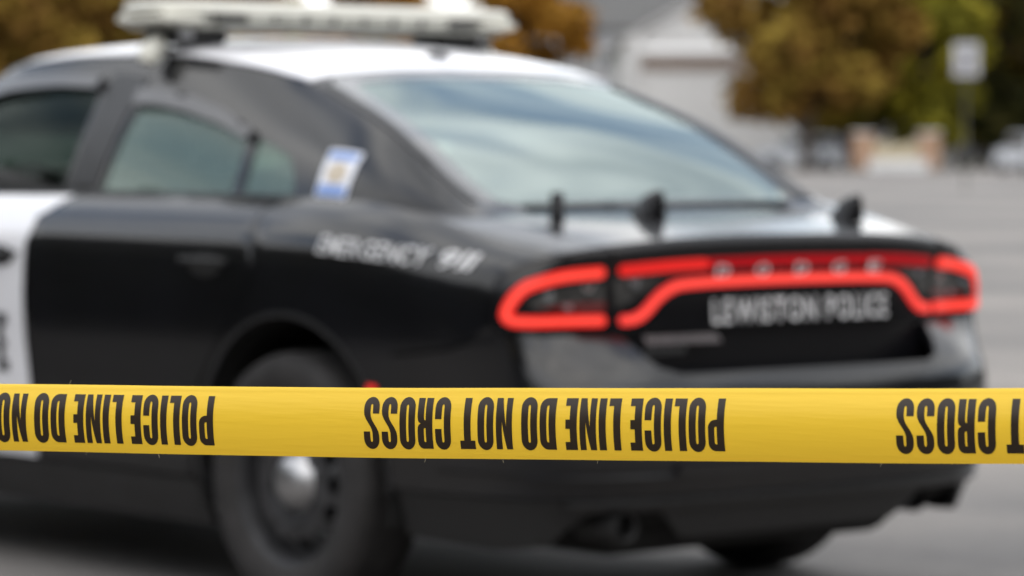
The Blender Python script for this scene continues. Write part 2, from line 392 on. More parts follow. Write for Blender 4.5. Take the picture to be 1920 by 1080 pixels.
for sg in (1, -1):
    G = lambda pts: [(sg*a, b) for a, b in pts]
    wskin('light_strip', [band(G(smoothpath([(.602, zT-.010), (.45, zT-.001), (.318, zT+.003)])), .026)], M['redmid' if sg == 1 else 'reddim'], trunk, fn=wallr, off=.012, th=.012, st=.02)
    wskin('reflector', [G([(sx(.60), .872), (sx(.50), .925), (sx(.46), .953), (sx(.625), .948), (sx(.625), .872)])], M['clear'], trunk, fn=wallr, off=.004, th=.004, st=.03)
    lamp = wskin('tail_lamp', [G(lampL)], M['gloss'], car, off=.002, th=.02, st=.03)
    loop = smoothpath([(.680, .966), (.82, .957), (.915, .938), (.955, .914), (.982, .866), (.972, .845), (.93, .839), (.80, .838), (.672, .838)])
    wskin('light_strip', [band(G(loop), .030)], M['redhot'], lamp, fn=wallr, off=.010, th=.010, st=.02)
    wskin('light_core', [band(G(loop), .010)], M['redcore'], lamp, fn=wallr, off=.0125, th=.002, st=.02)
    wskin('lens', [G([(sLamp+.01, .862), (.88, .866), (.93, .880), (.92, .90), (.85, .925), (sLamp+.01, .94)])], M['clear'], lamp, fn=wallr, off=.004, th=.004, st=.03)
    wskin('lens', [G([(sLamp+.01, .860), (.85, .860), (.91, .868), (.85, .882), (sLamp+.01, .888)])], M['redlens'], lamp, fn=wallr, off=.006, th=.004, st=.03)

# ---- text mapped on surfaces (built-in font)
def font_polys(txt):
    c = bpy.data.curves.new('t', 'FONT'); c.body = txt; c.size = 1; c.resolution_u = 3; c.offset = .02
    o = bpy.data.objects.new('t', c); link(o)
    me = bpy.data.meshes.new_from_object(o); bpy.data.objects.remove(o)
    return me
def text_on(txt, fn, m, parent, x0, x1, z0, z1, off=.004, name='letter', shear=0, gap=.10, space=.34):
    """each character its own thin shape, laid out between x0 and x1 on the surface"""
    gl, x = [], 0
    for ch in txt:
        if ch == ' ': x += space; continue
        me = font_polys(ch); bm = bmesh.new(); bm.from_mesh(me); bpy.data.meshes.remove(me)
        bmesh.ops.remove_doubles(bm, verts=bm.verts, dist=1e-5)
        a = min(v.co.x for v in bm.verts); b = max(v.co.x for v in bm.verts)
        gl.append((bm, a, x)); x += b-a+gap
    tot = x-gap; c, d = 0.0, .73
    g = offmap(fn, -off)
    for bm, a, xo in gl:
        for k in range(1, 5):
            bmesh.ops.bisect_plane(bm, geom=bm.verts[:]+bm.edges[:]+bm.faces[:], plane_co=(a+.6*k/5, 0, 0), plane_no=(1, 0, 0))
        for v in bm.verts:
            u = (v.co.x-a+xo)/tot; q = (v.co.y-c)/(d-c)
            v.co = Vector(g(x0+(x1-x0)*u+shear*(q-.5), z0+(z1-z0)*q if not callable(z0) else z0(u)+(z1(u)-z0(u))*q))
        m2 = bpy.data.meshes.new(name); bm.to_mesh(m2); bm.free(); m2.materials.append(m)
        o = link(bpy.data.objects.new(name, m2)); o.parent = parent
# s runs towards the car's left: reading direction on the rear is +x = -s
text_on('LEWISTON POLICE', wallr, M['decal'], trunk, (.280), -.408, .822, .888, gap=.13, space=.42)
for ch, sc_ in zip('DODGE', (.255, .109, -.040, -.187, -.333)):
    text_on(ch, wallr, M['decal'], trunk, sc_+.025, sc_-.025, .948, .984, off=.014)
_z0 = lambda a: 1.004-.035*(1.718-a)/.62; _z1 = lambda a: 1.052-.041*(1.718-a)/.62
for _t, _a, _b in (('EMERGENCY', 1.718, 1.272), ('911', 1.232, 1.112)):
    text_on(_t, wallr, M['decal'], car, _a, _b, lambda u, a=_a, b=_b: _z0(a+(b-a)*u), lambda u, a=_a, b=_b: _z1(a+(b-a)*u), shear=-.012, gap=.09)
random.seed(4)
def ticks(x0, x1, z0, z1):
    x = x0
    while x < x1:
        wd = random.uniform(.006, .011)
        wskin('badge_mark', [(-1*math.copysign(sx(abs(x)), x), z0), (-1*math.copysign(sx(abs(x+wd)), x+wd), z0), (-1*math.copysign(sx(abs(x+wd)), x+wd), z1), (-1*math.copysign(sx(abs(x)), x), z1)][::-1], M['greyletter'], trunk, fn=recess if z1 < .79 else wallr, off=.004, th=.003, st=.05)
        x += wd+random.uniform(.004, .008)
ticks(-.53, -.275, .772, .792); ticks(-.51, -.38, .745, .763)

# ---- deck
def T(x, y): return (x, y, zt(x, y)+.0)
def wtop_xy(s): p = wall(s, WTOP); return (p[0], p[1])
redge = [wtop_xy(s_of_x(.64)*(1-2*k/16)) for k in range(17)]
lidp = redge+[(.655, .60), (.655, .80), (-.655, .80), (-.655, .60)]
skin('deck_top', [lidp], T, M['black'], trunk, st=.05, th=.02, flip=False)
for sg in (1, -1):
    e = [wtop_xy(sg*(s_of_x(.645)+(s_of_y(1.30)-s_of_x(.645))*k/30)) for k in range(31)]
    e2 = [wtop_xy(sg*s_of_y(1.30+2.4*k/20)) for k in range(1, 21)]
    inn = [(-sg*.60, 3.7), (-sg*.60, 1.3), (-sg*.60, .82), (-sg*.661, .80), (-sg*.661, .60)]
    skin('shoulder', [e+e2+inn], T, M['black'], car, st=.06, th=.01)
fh = [wtop_xy(s_of_y(3.72)+(PS[-1]-s_of_y(3.72))*k/20) for k in range(21)]
fh = fh+[(-x, y) for x, y in fh[::-1][1:]]
hood = skin('hood', [fh], lambda x, y: (x, y, zt(x, y)+.03*(1-(x/.9)**2)*sst(3.5, 4.2, y)*(1-sst(4.4, 5, y))), M['black'], car, st=.1, th=.02)
fb = [(s_of_y(4.70), WTOP), (s_of_y(4.74), .80), (s_of_y(4.62), .62), (s_of_y(4.60), .34), (s_of_y(4.62), .22)]
def fm(s, z): return wall(s, z)
SF = PS[-1]
def wf2(u, z):                       # front face, u measured from the nose centre
    return wall(SF-u if u >= 0 else -(SF+u), z)
fbp = [(SF-a, b) for a, b in fb]; fbp = fbp+[(-a, b) for a, b in fbp[::-1]]
hole = [(-.55, .45), (.55, .45), (.62, .78), (-.62, .78)]
skin('front_bumper', [fbp, hole], wf2, M['black'], car, st=.07, th=.03)
skin('grille', [hole], wf2, M['plastic'], car, st=.07, off=-.03, th=.01)
for sg in (1, -1):
    skin('headlight', [[(sg*.55, .80), (sg*.98, .80), (sg*.98, .90), (sg*.55, .92)]], wf2, M['clear'], car, st=.05, off=.006, th=.006)

# ---- cabin
xb = pchip([(.58, .69), (.8, .755), (1.1, .80), (2.0, .80), (3.0, .795), (3.8, .77), (4.15, .72)])
zr = pchip([(.58, 1.085), (.66, 1.125), (.75, 1.175), (.85, 1.228), (1.1, 1.358), (1.3, 1.425), (1.45, 1.472), (1.6, 1.515), (1.9, 1.560), (2.2, 1.585), (2.6, 1.59), (3.0, 1.57), (3.3, 1.49), (3.7, 1.30), (4.15, 1.06)])
zc = pchip([(.58, 1.085), (.64, 1.12), (.75, 1.19), (.85, 1.25), (1.1, 1.378), (1.3, 1.458), (1.45, 1.516), (1.6, 1.558), (1.9, 1.603), (2.2, 1.625), (2.5, 1.635), (2.9, 1.622), (3.2, 1.572), (3.4, 1.505), (3.8, 1.30), (4.15, 1.08)])
xr = pchip([(.58, .665), (.8, .655), (1.2, .615), (1.6, .580), (2.0, .590), (2.6, .595), (3.2, .585), (3.7, .64), (4.15, .69)])
def soften(f, sg_=.07):
    ys = np.arange(.4, 4.4, .02); v = np.array([f(q) for q in ys]); kx = np.arange(-12, 13)*.02; kw = np.exp(-.5*(kx/sg_)**2); kw /= kw.sum()
    vp = np.pad(v, 12, mode='reflect', reflect_type='odd'); vs_ = np.convolve(vp, kw, 'valid')
    return lambda q: float(np.interp(q, ys, vs_))
zr, zc, xr, xb = soften(zr), soften(zc), soften(xr, .12), soften(xb, .12)
def zb(y): return zt(xb(y), y)-.012
def cab0(y, t):
    sg = -1
    if t > 1: sg = 1; t = 2-t
    t = max(0, t)
    if t < .5:
        h = t/.5; bow = .022*math.sin(math.pi*h)
        return (sg*(xb(y)+(xr(y)-xb(y))*h+bow), zb(y)+(zr(y)-zb(y))*h)
    u = (t-.5)/.5
    return (sg*xr(y)*(1-u), zr(y)+(zc(y)-zr(y))*(1-(1-u)**2.2))
def cab(y, t):
    tt = min(t, 2-t)
    if .44 < tt < .56:
        k = .028*(1-abs(tt-.5)/.06); ps = [cab0(y, t+d) for d in (-k, -k/2, 0, k/2, k)]
        return (sum(p[0] for p in ps)/5, y, sum(p[1] for p in ps)/5)
    p = cab0(y, t); return (p[0], y, p[1])
def h_of(y, z): return .5*(z-zb(y))/(zr(y)-zb(y))
def Hs(pts): return [(y, h_of(y, z)) for y, z in pts]
winR = Hs(smoothpath([(2.285, 1.158), (2.255, 1.30), (2.222, 1.412)], 3)[:-1]+smoothpath([(2.222, 1.412), (2.12, 1.416), (1.95, 1.398), (1.80, 1.368), (1.625, 1.318)], 3)+[(1.612, 1.25), (1.603, 1.158)])
winQ = Hs([(1.555, 1.158), (1.563, 1.24), (1.575, 1.318), (1.50, 1.300), (1.40, 1.268), (1.34, 1.222), (1.315, 1.18), (1.308, 1.158)])
winF = Hs([(3.80, 1.165), (2.49, 1.162), (2.475, 1.30), (2.462, 1.44), (2.48, 1.468), (2.7, 1.476), (3.0, 1.462), (3.2, 1.42), (3.45, 1.33), (3.68, 1.22)])
RG = [(.655, 1.0), (.66, .80), (.668, .62), (.69, .53), (.80, .518), (1.0, .522), (1.25, .526), (1.44, .530), (1.482, .565), (1.472, .75), (1.455, .9), (1.45, 1.0)]
RGm = RG+[(y, 2-t) for y, t in RG[::-1][1:-1]]
RF = [(1.500, .560), (1.50, .50), (1.60, .488), (1.9, .486), (2.4, .486), (3.0, .490), (3.2, .53), (3.27, .75), (3.30, 1.0)]
RFb = [(1.462, 1.0), (1.467, .9), (1.482, .75)]
roofp = RFb+RF[:]; roofp = RFb+RF+[(y, 2-t) for y, t in RF[::-1][1:]]+[(y, 2-t) for y, t in RFb[::-1][:-1]]
WS = [(3.32, 1.0), (3.29, .75), (3.25, .56), (3.5, .53), (4.02, .525), (4.08, .75), (4.10, 1.0)]
WSm = WS+[(y, 2-t) for y, t in WS[::-1][1:-1]]
def cskin(name, polys, m, parent=car, st=(.05, .03), off=0, th=.015): return skin(name, polys, cab, m, parent, st, off, th, flip=True)
for sg in (1, -1):
    mt = (lambda P: P) if sg == 1 else (lambda P: [(y, 2-t) for y, t in P])
    shell = [(.60, 0), (4.10, 0), (4.10, .50), (4.02, .52), (3.5, .525), (3.24, .535), (3.2, .525)] + [(3.0, .486), (2.4, .482), (1.9, .482), (1.60, .484), (1.495, .495), (1.490, .558), (1.445, .524), (1.25, .520), (1.0, .516), (.80, .512), (.685, .524), (.66, .62), (.60, .62)]
    cskin('cabin_pillars', [mt(shell), mt(winR), mt(winQ), mt(winF)], M['black'])
    def shr(P, k):
        cx = sum(p[0] for p in P)/len(P); cy = sum(p[1] for p in P)/len(P); return [(cx+(p[0]-cx)*k, cy+(p[1]-cy)*k) for p in P]
    cskin('side_window', [mt(winR)], M['glass_side'], off=-.006, th=0)
    cskin('side_window', [mt(winQ)], M['glass_side'], off=-.006, th=0)
    cskin('side_window', [mt(winF)], M['glass_front'], off=-.006, th=0)
    cskin('window_seal', [mt([(1.28, .004), (3.82, .004), (3.82, .022), (1.28, .022)])], M['trim'], off=.006, th=.008)
    vis = Hs([(2.235, 1.412), (2.10, 1.408), (1.95, 1.388), (1.78, 1.354), (1.60, 1.305), (1.60, 1.335), (1.78, 1.395), (1.95, 1.434), (2.10, 1.456), (2.235, 1.462)])
    cskin('rain_visor', [mt(vis)], M['visor'], off=.022, th=.02)
    vis2 = Hs([(3.2, 1.415), (3.0, 1.458), (2.7, 1.472), (2.47, 1.464), (2.47, 1.500), (2.7, 1.512), (3.0, 1.500), (3.2, 1.460)])
    cskin('rain_visor', [mt(vis2)], M['visor'], off=.022, th=.02)
    dv = Hs([(2.475, 1.165), (2.31, 1.165), (2.275, 1.34), (2.235, 1.50), (2.43, 1.52), (2.455, 1.30)])
    cskin('pillar_cover', [mt(dv)], M['trim'], off=.004, th=.004)
for k_ in (0, 1):  # matte strips added to darken the bright pillar edges, wider on the right
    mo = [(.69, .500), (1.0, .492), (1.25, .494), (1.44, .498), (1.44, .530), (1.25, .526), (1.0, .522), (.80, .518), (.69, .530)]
    cskin('pillar_shade_strip', [mo if k_ == 0 else [(y, 2-(t if t < .51 else t+.035)+.006) for y, t in mo]], M['trim'], off=.004, th=.006)
roof = cskin('roof', [roofp], M['white'], off=.003)
rg = cskin('rear_window', [RGm], M['glass_rear'], off=-.004, th=0)
ib = [(min(1.42, max(.672, y+(-.05 if y > 1.43 else 0))), t+(.050 if t < .6 else 0)) for y, t in RG]
ibm = ib+[(y, 2-t) for y, t in ib[::-1][1:-1]]
cskin('glass_border', [RGm, ibm], M['frit'], rg, off=-.002, th=0)
cskin('windshield', [WSm], M['glass_side'], off=-.004, th=0)
# small dome on the roof, sticker on the pillar
def at_roof(y, t): return Vector(cab(y, t))
p = at_roof(1.62, .985)
lathe('roof_antenna', [(.0, .022), (.02, .02), (.036, .008), (.04, -.006)], M['trim'], car, loc=tuple(p), seg=24)
def sk(pts): return [(y, h_of(y, z)) for y, z in pts]
stq = [(1.202, 1.154), (1.067, 1.148), (1.085, 1.272), (1.225, 1.284)]
st_o = cskin('sticker', [sk(stq)], M['sticker'], off=.003, th=.002)
def lerpq(u, v): 
    a, b, c, d = [Vector(q) for q in stq]; return tuple((a*(1-u)+b*u)*(1-v)+(d*(1-u)+c*u)*v)
cskin('sticker_band', [sk([lerpq(.05, .03), lerpq(.95, .03), lerpq(.95, .25), lerpq(.05, .25)])], M['blue'], st_o, off=.0045, th=0)
cskin('sticker_band', [sk([lerpq(.08, .80), lerpq(.92, .80), lerpq(.92, .95), lerpq(.08, .95)])], M['blue'], st_o, off=.0045, th=0)
cskin('sticker_emblem', [sk([lerpq(.5+.33*math.cos(a), .52+.23*math.sin(a)) for a in [k*math.pi/10 for k in range(20)]])], M['tan'], st_o, off=.0045, th=0, st=(.02, .02))

# ---- deck antennas
def deck_pt(x, y): return Vector((x, y, zt(x, y)))
ANT = [(-.485, .52), (-.20, .47), (.53, .43)]
a0 = deck_pt(*ANT[0])
lathe('whip_antenna', [(.020, -.01), (.022, .004), (.0195, .012), (.0195, .060), (.015, .070), (.0, .072)], M['gloss'], car, loc=tuple(a0), seg=20)
for x, y in ANT[1:]:
    b = deck_pt(x, y)
    V, F = [], []; lev = [(0, .060, .046), (.012, .058, .043), (.030, .046, .036), (.050, .042, .030), (.066, .031, .020), (.076, .016, .009)]
    for h, ry, rx in lev:
        for k in range(20):
            a = 2*math.pi*k/20; V.append((b.x+rx*math.cos(a), b.y+ry*math.sin(a)-(.060-ry), b.z+h-.004))
    for i in range(len(lev)-1):
        for k in range(20): F.append((i*20+k, i*20+(k+1) % 20, (i+1)*20+(k+1) % 20, (i+1)*20+k))
    F.append(tuple(100+k for k in range(20)))
    mesh('fin_antenna', V, F, M['gloss'], car)

# ---- roof light bar
LBY, LBZ = 2.22, 1.695
lb = empty('light_bar', (0, LBY, LBZ)); lb.parent = car
def lbx(name, x0, x1, y0, y1, z0, z1, m, bev=.008): return box(name, ((x0+x1)/2, (y0+y1)/2, (z0+z1)/2), (x1-x0, y1-y0, z1-z0), m, lb, bev)
def barshape(name, hw, hd, z0, z1, m, rx=.14):
    o = []
    for k in range(64):
        a = 2*math.pi*k/64; c, s_ = math.cos(a), math.sin(a); e = .38
        o.append((hw*math.copysign(abs(c)**e, c), hd*math.copysign(abs(s_)**e, s_)))
    V, F = [], []; n = 64
    for z, k in ((z0, .97), (z0+.006, 1.0), (z1-.012, 1.0), (z1-.004, .975), (z1, .90)):
        for x, y in o: V.append((math.copysign(max(0, abs(x)-hw*(0)-(1-k)*.25), x), y*k, z))
    for i in range(4):
        for k in range(n): F.append((i*n+k, i*n+(k+1) % n, (i+1)*n+(k+1) % n, (i+1)*n+k))
    F.append(tuple(range(n))[::-1]); F.append(tuple(4*n+k for k in range(n)))
    return mesh(name, V, F, m, lb, True, 30)
barshape('bar_lid', .70, .150, .002, .036, M['bar_white'])
barshape('bar_base', .685, .140, -.045, -.030, M['bar_grey'])
barshape('lens_row', .675, .130, -.0305, .0055, M['bar_grey'])
for k in range(9):
    x = -.46+k*.115
    lbx('light_module', x-.048, x+.048, -.146, -.10, -.026, .003, M['bar_dim'] if 0 < k < 8 else M['bar_dark'], .004)
for k in range(8):
    x = -.4025+k*.115
    lbx('light_divider', x-.008, x+.008, -.143, -.10, -.028, .0, M['bar_dark'], .002)
for sg in (-1, 1):
    lbx('end_lens', *(sorted((sg*.54, sg*.695))), -.142, .142, -.034, .006, M['bar_white'], .03)
    foot = box('bar_foot', (sg*.525, 0, -.066), (.20, .18, .050), M['plastic'], lb, .014)
    tube('bar_hook', [(sg*.60, -.01, -.075), (sg*.640, -.01, -.098), (sg*.662, -.01, -.125), (sg*.672, -.01, -.150)], [.020, .034, .038, .026], M['bar_white'], lb, 12)
    box('bar_bracket', (sg*.585, -.092, -.060), (.05, .012, .035), M['chrome'], lb, .004)
# ---- exhaust, plate box, underbody, floor
for sg in (-1, 1):
    lathe('exhaust_tip', [(.034, .0), (.038, -.003), (.041, .004), (.042, .16), (.036, .16), (.034, .0)], M['plastic'], car, 'Y', loc=(sg*(.61 if sg < 0 else .56), .10 if sg < 0 else .17, .300), seg=32)
    lathe('exhaust_bore', [(.0, .05), (.0345, .05)], M['dark'], car, 'Y', loc=(sg*(.61 if sg < 0 else .56), .10 if sg < 0 else .17, .300), seg=24)
box('underbody', (0, 2.5, .30), (1.1, 4.5, .20), M['dark'], car, .05)
box('underbody', (0, .50, .40), (1.55, .60, .22), M['dark'], car, .05)
box('underbody', (0, 2.62, .42), (1.74, 1.9, .30), M['dark'], car, .05)
box('fuel_tank', (.0, 1.1, .33), (.9, .5, .2), M['dark'], car, .05)
box('cabin_floor', (0, 2.3, .62), (1.70, 3.0, .06), M['dark'], car, .01)
box('parcel_shelf', (0, 1.08, 1.085), (1.46, .60, .04), M['seat'], car, .01)
box('dashboard', (0, 3.60, 1.07), (1.50, .46, .30), M['dark'], car, .06)
for x in (-.38, .38):
    s0 = box('front_seat', (x, 2.62, .93), (.50, .16, .60), M['seat'], car, .06)
    box('headrest', (x, 2.60, 1.31), (.26, .10, .17), M['seat'], s0, .04)
    box('seat_cushion', (x, 2.90, .68), (.50, .50, .14), M['seat'], s0, .05)
box('rear_seat', (0, 1.55, .84), (1.36, .18, .46), M['seat'], car, .05)
box('cage_partition', (0, 2.42, .92), (1.40, .02, .50), M['plastic'], car, .004)
for x in (-.6, -.3, 0, .3, .6): tube('cage_bar', [(x, 2.42, 1.15), (x*.86, 2.42, 1.56)], .009, M['plastic'], car, 6)
tube('steering_wheel', [(-.38+.18*math.cos(R(a)), 3.30+.05*math.sin(R(a)), 1.06+.17*math.sin(R(a))) for a in range(0, 361, 20)], .014, M['trim'], car)
for sg in (1, -1):
    m0 = box('door_mirror', (-sg*1.02, 3.55, 1.19), (.20, .11, .14), M['black'], car, .04)
    tube('mirror_arm', [(-sg*.88, 3.58, 1.13), (-sg*.96, 3.56, 1.16)], .022, M['trim'], m0)

# ---- wheels
WR = .363
def wheel(x, y, sg, first=None):
    """sg=-1: outer face towards -x"""
    if first:
        o = first.copy(); link(o); o.parent = car; o.location = (x, y, WR+.0); o.rotation_euler = (R(23)*y, 0, 0 if sg < 0 else math.pi)
        for ch in first.children:
            c = ch.copy(); link(c); c.parent = o
            for g2 in ch.children: d = g2.copy(); link(d); d.parent = c
        return o
    o = empty('wheel', (x, y, WR)); o.parent = car
    ty = [(.236, -.085), (.242, -.098), (.262, -.108), (.295, -.116), (.322, -.115), (.340, -.108), (.352, -.096), (.3585, -.080), (.3625, -.05)]
    gr = []
    for c in (-.045, 0, .045): gr += [(.363, c-.018), (.363, c-.007), (.354, c-.006), (.354, c+.004), (.363, c+.005)]
    lathe('tyre', ty+gr+[(.3625, .052)]+[(r, -h) for r, h in ty[::-1]], M['rubber'], o, 'X', 72)
    rim = lathe('rim', [(.236, -.086), (.246, -.092), (.240, -.098), (.226, -.092), (.220, -.070), (.214, -.045), (.212, .08), (.236, .088)], M['steel'], o, 'X', 64)
    def face(u, v):
        r = math.hypot(u, v); h = float(np.interp(r, [0, .06, .095, .13, .165, .19, .213], [-.062, -.062, -.070, -.082, -.080, -.058, -.045]))
        return (h, u, v)
    pol = [[(.2135*math.cos(a), .2135*math.sin(a)) for a in [2*math.pi*k/60 for k in range(60)]]]
    for k in range(14):
        a0 = 2*math.pi*k/14; pol.append([((.178+.018*math.cos(b))*math.cos(a0+.14*math.sin(b)), (.178+.018*math.cos(b))*math.sin(a0+.14*math.sin(b))) for b in [2*math.pi*j/12 for j in range(12)]])
    skin('wheel_disc', pol, face, M['steel'], rim, st=.014, th=.006, flip=True)
    lathe('hub_cap', [(.0, -.112), (.024, -.111), (.044, -.107), (.062, -.097), (.074, -.084), (.080, -.072), (.085, -.068), (.087, -.060)], M['chrome'], rim, 'X', 40)
    for k in range(5):
        a0 = 2*math.pi*k/5; lathe('lug_nut', [(.0, -.084), (.009, -.084), (.011, -.08), (.011, -.064)], M['steel'], rim, 'X', 12, loc=(0, .100*math.cos(a0), .100*math.sin(a0)))
    return o
w0 = wheel(-.828, AC+.02, -1)
wheel(.855, AC, 1, w0); wheel(-.815, FC, -1, w0); wheel(.815, FC, 1, w0)

# ================================================================= BARRIER TAPE
def ray(px, py, d):                    # point seen at pixel (1920 frame) at horizontal-ish depth d
    r = Vector((math.cos(YAW), -math.sin(YAW), 0)); u = r.cross(FW)
    return CAM+(FW+r*((px-960)/FPX)-u*((py-540)/FPX))*d
TH = .0762; CH = .0738
dL, dR_ = FPX*CH/127.0, FPX*CH/145.0
TL, TR = ray(0, 784.5, dL), ray(1920, 800.5, dR_)
TD = (TR-TL); TLen = TD.length; TD.normalize()
TN = Vector((TD.y, -TD.x, 0)).normalized()
if TN.dot(CAM-TL) < 0: TN = -TN
# cross-section: a shallow outward bow, leaning back a little more in its upper half
_tv = np.linspace(0, 1, 201); _th = R(35)*(_tv-.5)*2*np.where(_tv > .5, 1, .72)
_tz = np.concatenate([[0], np.cumsum(np.cos(_th[1:])*TH/200)]); _tz -= (_tz[0]+_tz[-1])/2
_td = np.concatenate([[0], np.cumsum(-np.sin(_th[1:])*TH/200)]); _td -= _td[100]
def tape(u, v):
    """u metres along (0 at the frame's left), v 0..1 up"""
    zz = float(np.interp(v, _tv, _tz)); dd = float(np.interp(v, _tv, _td))
    k = u/TLen; wob = .0003*math.sin(u*9+1)+.0001*math.sin(u*23)+.0016*(k-.5)**2*0
    kink = .0012*math.exp(-((v-.955)/.02)**2)
    return TL+TD*u+TN*(dd+kink+.0012*math.sin(u*5+2.5)*math.sin(v*3))+TN*(.00025*math.sin(u*55+v*5)*math.exp(-((u-.62)/.11)**2)+.0002*math.sin(u*70-v*6)*math.exp(-((u-.20)/.07)**2))+Vector((0, 0, zz+wob+.0022*(k-.5)**2*4-.0018))
tapem = bpy.data.materials.new('yellow plastic tape'); tapem.use_nodes = True
t = tapem.node_tree; b = t.nodes['Principled BSDF']
b.inputs['Base Color'].default_value = (.88, .59, .038, 1); b.inputs['Roughness'].default_value = .42; b.inputs['Specular IOR Level'].default_value = .5
tcn = t.nodes.new('ShaderNodeTexCoord'); mpn = t.nodes.new('ShaderNodeMapping'); mpn.inputs['Scale'].default_value = (3, 3, 40)
nn = t.nodes.new('ShaderNodeTexNoise'); nn.inputs['Scale'].default_value = 5; nn.inputs['Detail'].default_value = 5
bp = t.nodes.new('ShaderNodeBump'); bp.inputs['Strength'].default_value = .12; bp.inputs['Distance'].default_value = .004
t.links.new(tcn.outputs['Object'], mpn.inputs[0]); t.links.new(mpn.outputs[0], nn.inputs[0]); t.links.new(nn.outputs[0], bp.inputs['Height']); t.links.new(bp.outputs[0], b.inputs['Normal'])
tl_ = t.nodes.new('ShaderNodeBsdfTranslucent'); tl_.inputs[0].default_value = (.75, .42, .02, 1); ms = t.nodes.new('ShaderNodeMixShader'); ms.inputs[0].default_value = .28
t.links.new(b.outputs[0], ms.inputs[1]); t.links.new(tl_.outputs[0], ms.inputs[2]); t.links.new(ms.outputs[0], t.nodes['Material Output'].inputs[0])
M['ink'] = mat('dark brown printed ink', (.020, .011, .004), rough=.40, spec=.42, var=.12, vscale=200)
tape_o = empty('barrier_tape', tuple(TL+TD*TLen/2-Vector((0, 0, .05))), label='yellow plastic barrier tape with upside down black lettering stretched across the front of the view', cat='barrier tape')
TO = Vector(tape_o.location)
V, F = [], []; nu, nv = 520, 28; U0, U1 = -2.2, TLen+2.2
for i in range(nu+1):
    for j in range(nv+1): V.append(tape(U0+(U1-U0)*i/nu, j/nv)-TO)
for i in range(nu):
    for j in range(nv): k = i*(nv+1)+j; F.append((k, k+nv+1, k+nv+2, k+1))
strip = mesh('tape_strip', V, F, tapem, tape_o)
# glyph outlines, cap height 1, heavy condensed grotesque
S = .142
def rr(x0, y0, x1, y1, rx, ry, n=9, corners=(1, 1, 1, 1)):
    """rounded rect, corners order: bl, br, tr, tl"""
    o = []
    for (cx, cy, a0, on, px, py) in ((x0+rx, y0+ry, 180, corners[0], x0, y0), (x1-rx, y0+ry, 270, corners[1], x1, y0), (x1-rx, y1-ry, 0, corners[2], x1, y1), (x0+rx, y1-ry, 90, corners[3], x0, y1)):
        if on: o += [(cx+rx*math.cos(R(a0+90*k/n)), cy+ry*math.sin(R(a0+90*k/n))) for k in range(n+1)]
        else: o.append((px, py))
    return o
W = .325
def ellip(cx, cy, rx, ry, a0, a1, n=10): return [(cx+rx*math.cos(R(a0+(a1-a0)*k/n)), cy+ry*math.sin(R(a0+(a1-a0)*k/n))) for k in range(n+1)]
cw = W/2
GL = {
 'I': ([[(0, 0), (S, 0), (S, 1), (0, 1)]], S),
 'L': ([[(0, 0), (.238, 0), (.238, .150), (S, .150), (S, 1), (0, 1)]], .238),
 'T': ([[(.086, 0), (.086+S, 0), (.086+S, .830), (.314, .830), (.314, 1), (0, 1), (0, .830), (.086, .830)]], .314),
 'E': ([[(0, 0), (.238, 0), (.238, .150), (S, .150), (S, .412), (.228, .412), (.228, .588), (S, .588), (S, .840), (.238, .840), (.238, 1), (0, 1)]], .238),
 'O': ([rr(0, -.018, W, 1.018, cw, .21), rr(S-.003, .135, W-S+.003, .865, (W-2*S)/2+.003, .045)], W),
 'D': ([rr(0, 0, W, 1, .16, .19, corners=(0, 1, 1, 0)), rr(S, .145, W-S+.006, .855, .03, .05, corners=(0, 1, 1, 0))], W),
 'N': ([[(0, 0), (.122, 0), (.122, .55), (.208, 0), (.33, 0), (.33, 1), (.208, 1), (.208, .46), (.122, 1), (0, 1)]], .33),
 'P': ([[(0, 0), (S, 0), (S, .40)]+rr(0, .40, .312, 1, .14, .15, corners=(0, 1, 1, 0))[1:], rr(S, .53, .312-.122, .865, .028, .04, corners=(0, 1, 1, 0))], .312),
 'C': ([ellip(cw, 1.018-.21, cw, .21, 0, 180)+ellip(cw, .192, cw, .21, 180, 360)+[(W, .415), (W-S+.008, .415), (W-S+.003, .17)]+ellip(cw, .172, cw-S+.003, .045, 0, -180)+ellip(cw, .828, cw-S+.003, .045, 180, 0)+[(W-S+.008, .605), (W, .605)]], W),
}
GL['R'] = ([[(0, 0), (S, 0), (S, .44), (.150, .44), (.172, .42), (.178, .37), (.178, 0), (.312, 0), (.312, .37), (.303, .44), (.285, .475), (.245, .50), (.285, .525), (.306, .57), (.312, .64), (.312, .85), (.300, .92), (.265, .975), (.21, 1.0), (0, 1)],
             rr(S, .59, .312-.130, .865, .018, .04, corners=(0, 1, 1, 0))], .312)
GL['S'] = ([ellip(cw, .808, cw, .21, 0, 180, 12)+[(0, .74), (.012, .67), (.05, .59), (.10, .515), (.145, .445), (.172, .38), (W-S+.003, .30), (W-S+.003, .172)]+ellip(cw, .172, cw-S+.003, .045, 0, -180, 8)+[(S-.008, .315), (0, .315), (0, .192)]
             + ellip(cw, .192, cw, .21, 180, 360, 12)+[(W, .27), (.313, .345), (.275, .425), (.225, .50), (.18, .57), (.153, .63), (S-.003, .69), (S-.003, .828)]+ellip(cw, .828, cw-S+.003, .045, 180, 0, 8)+[(W-S+.008, .665), (W, .665)]], W)
txt = 'POLICE LINE DO NOT CROSS'; gap, spc = .055, .135
def layout():
    x = 0; o = []
    for ch in txt:
        if ch == ' ': x += spc; continue
        o.append((ch, x)); x += GL[ch][1]+gap
    return o, x-gap
lay, LW = layout()
def px_u(px):                          # distance along the tape seen at image column px
    r = Vector((math.cos(YAW), -math.sin(YAW), 0)); lo_, hi_ = -3.0, TLen+3
    for _ in range(50):
        mdl = (lo_+hi_)/2; q = TL+TD*mdl-CAM; c = 960+FPX*q.dot(r)/q.dot(FW)
        if c < px: lo_ = mdl
        else: hi_ = mdl
    return lo_
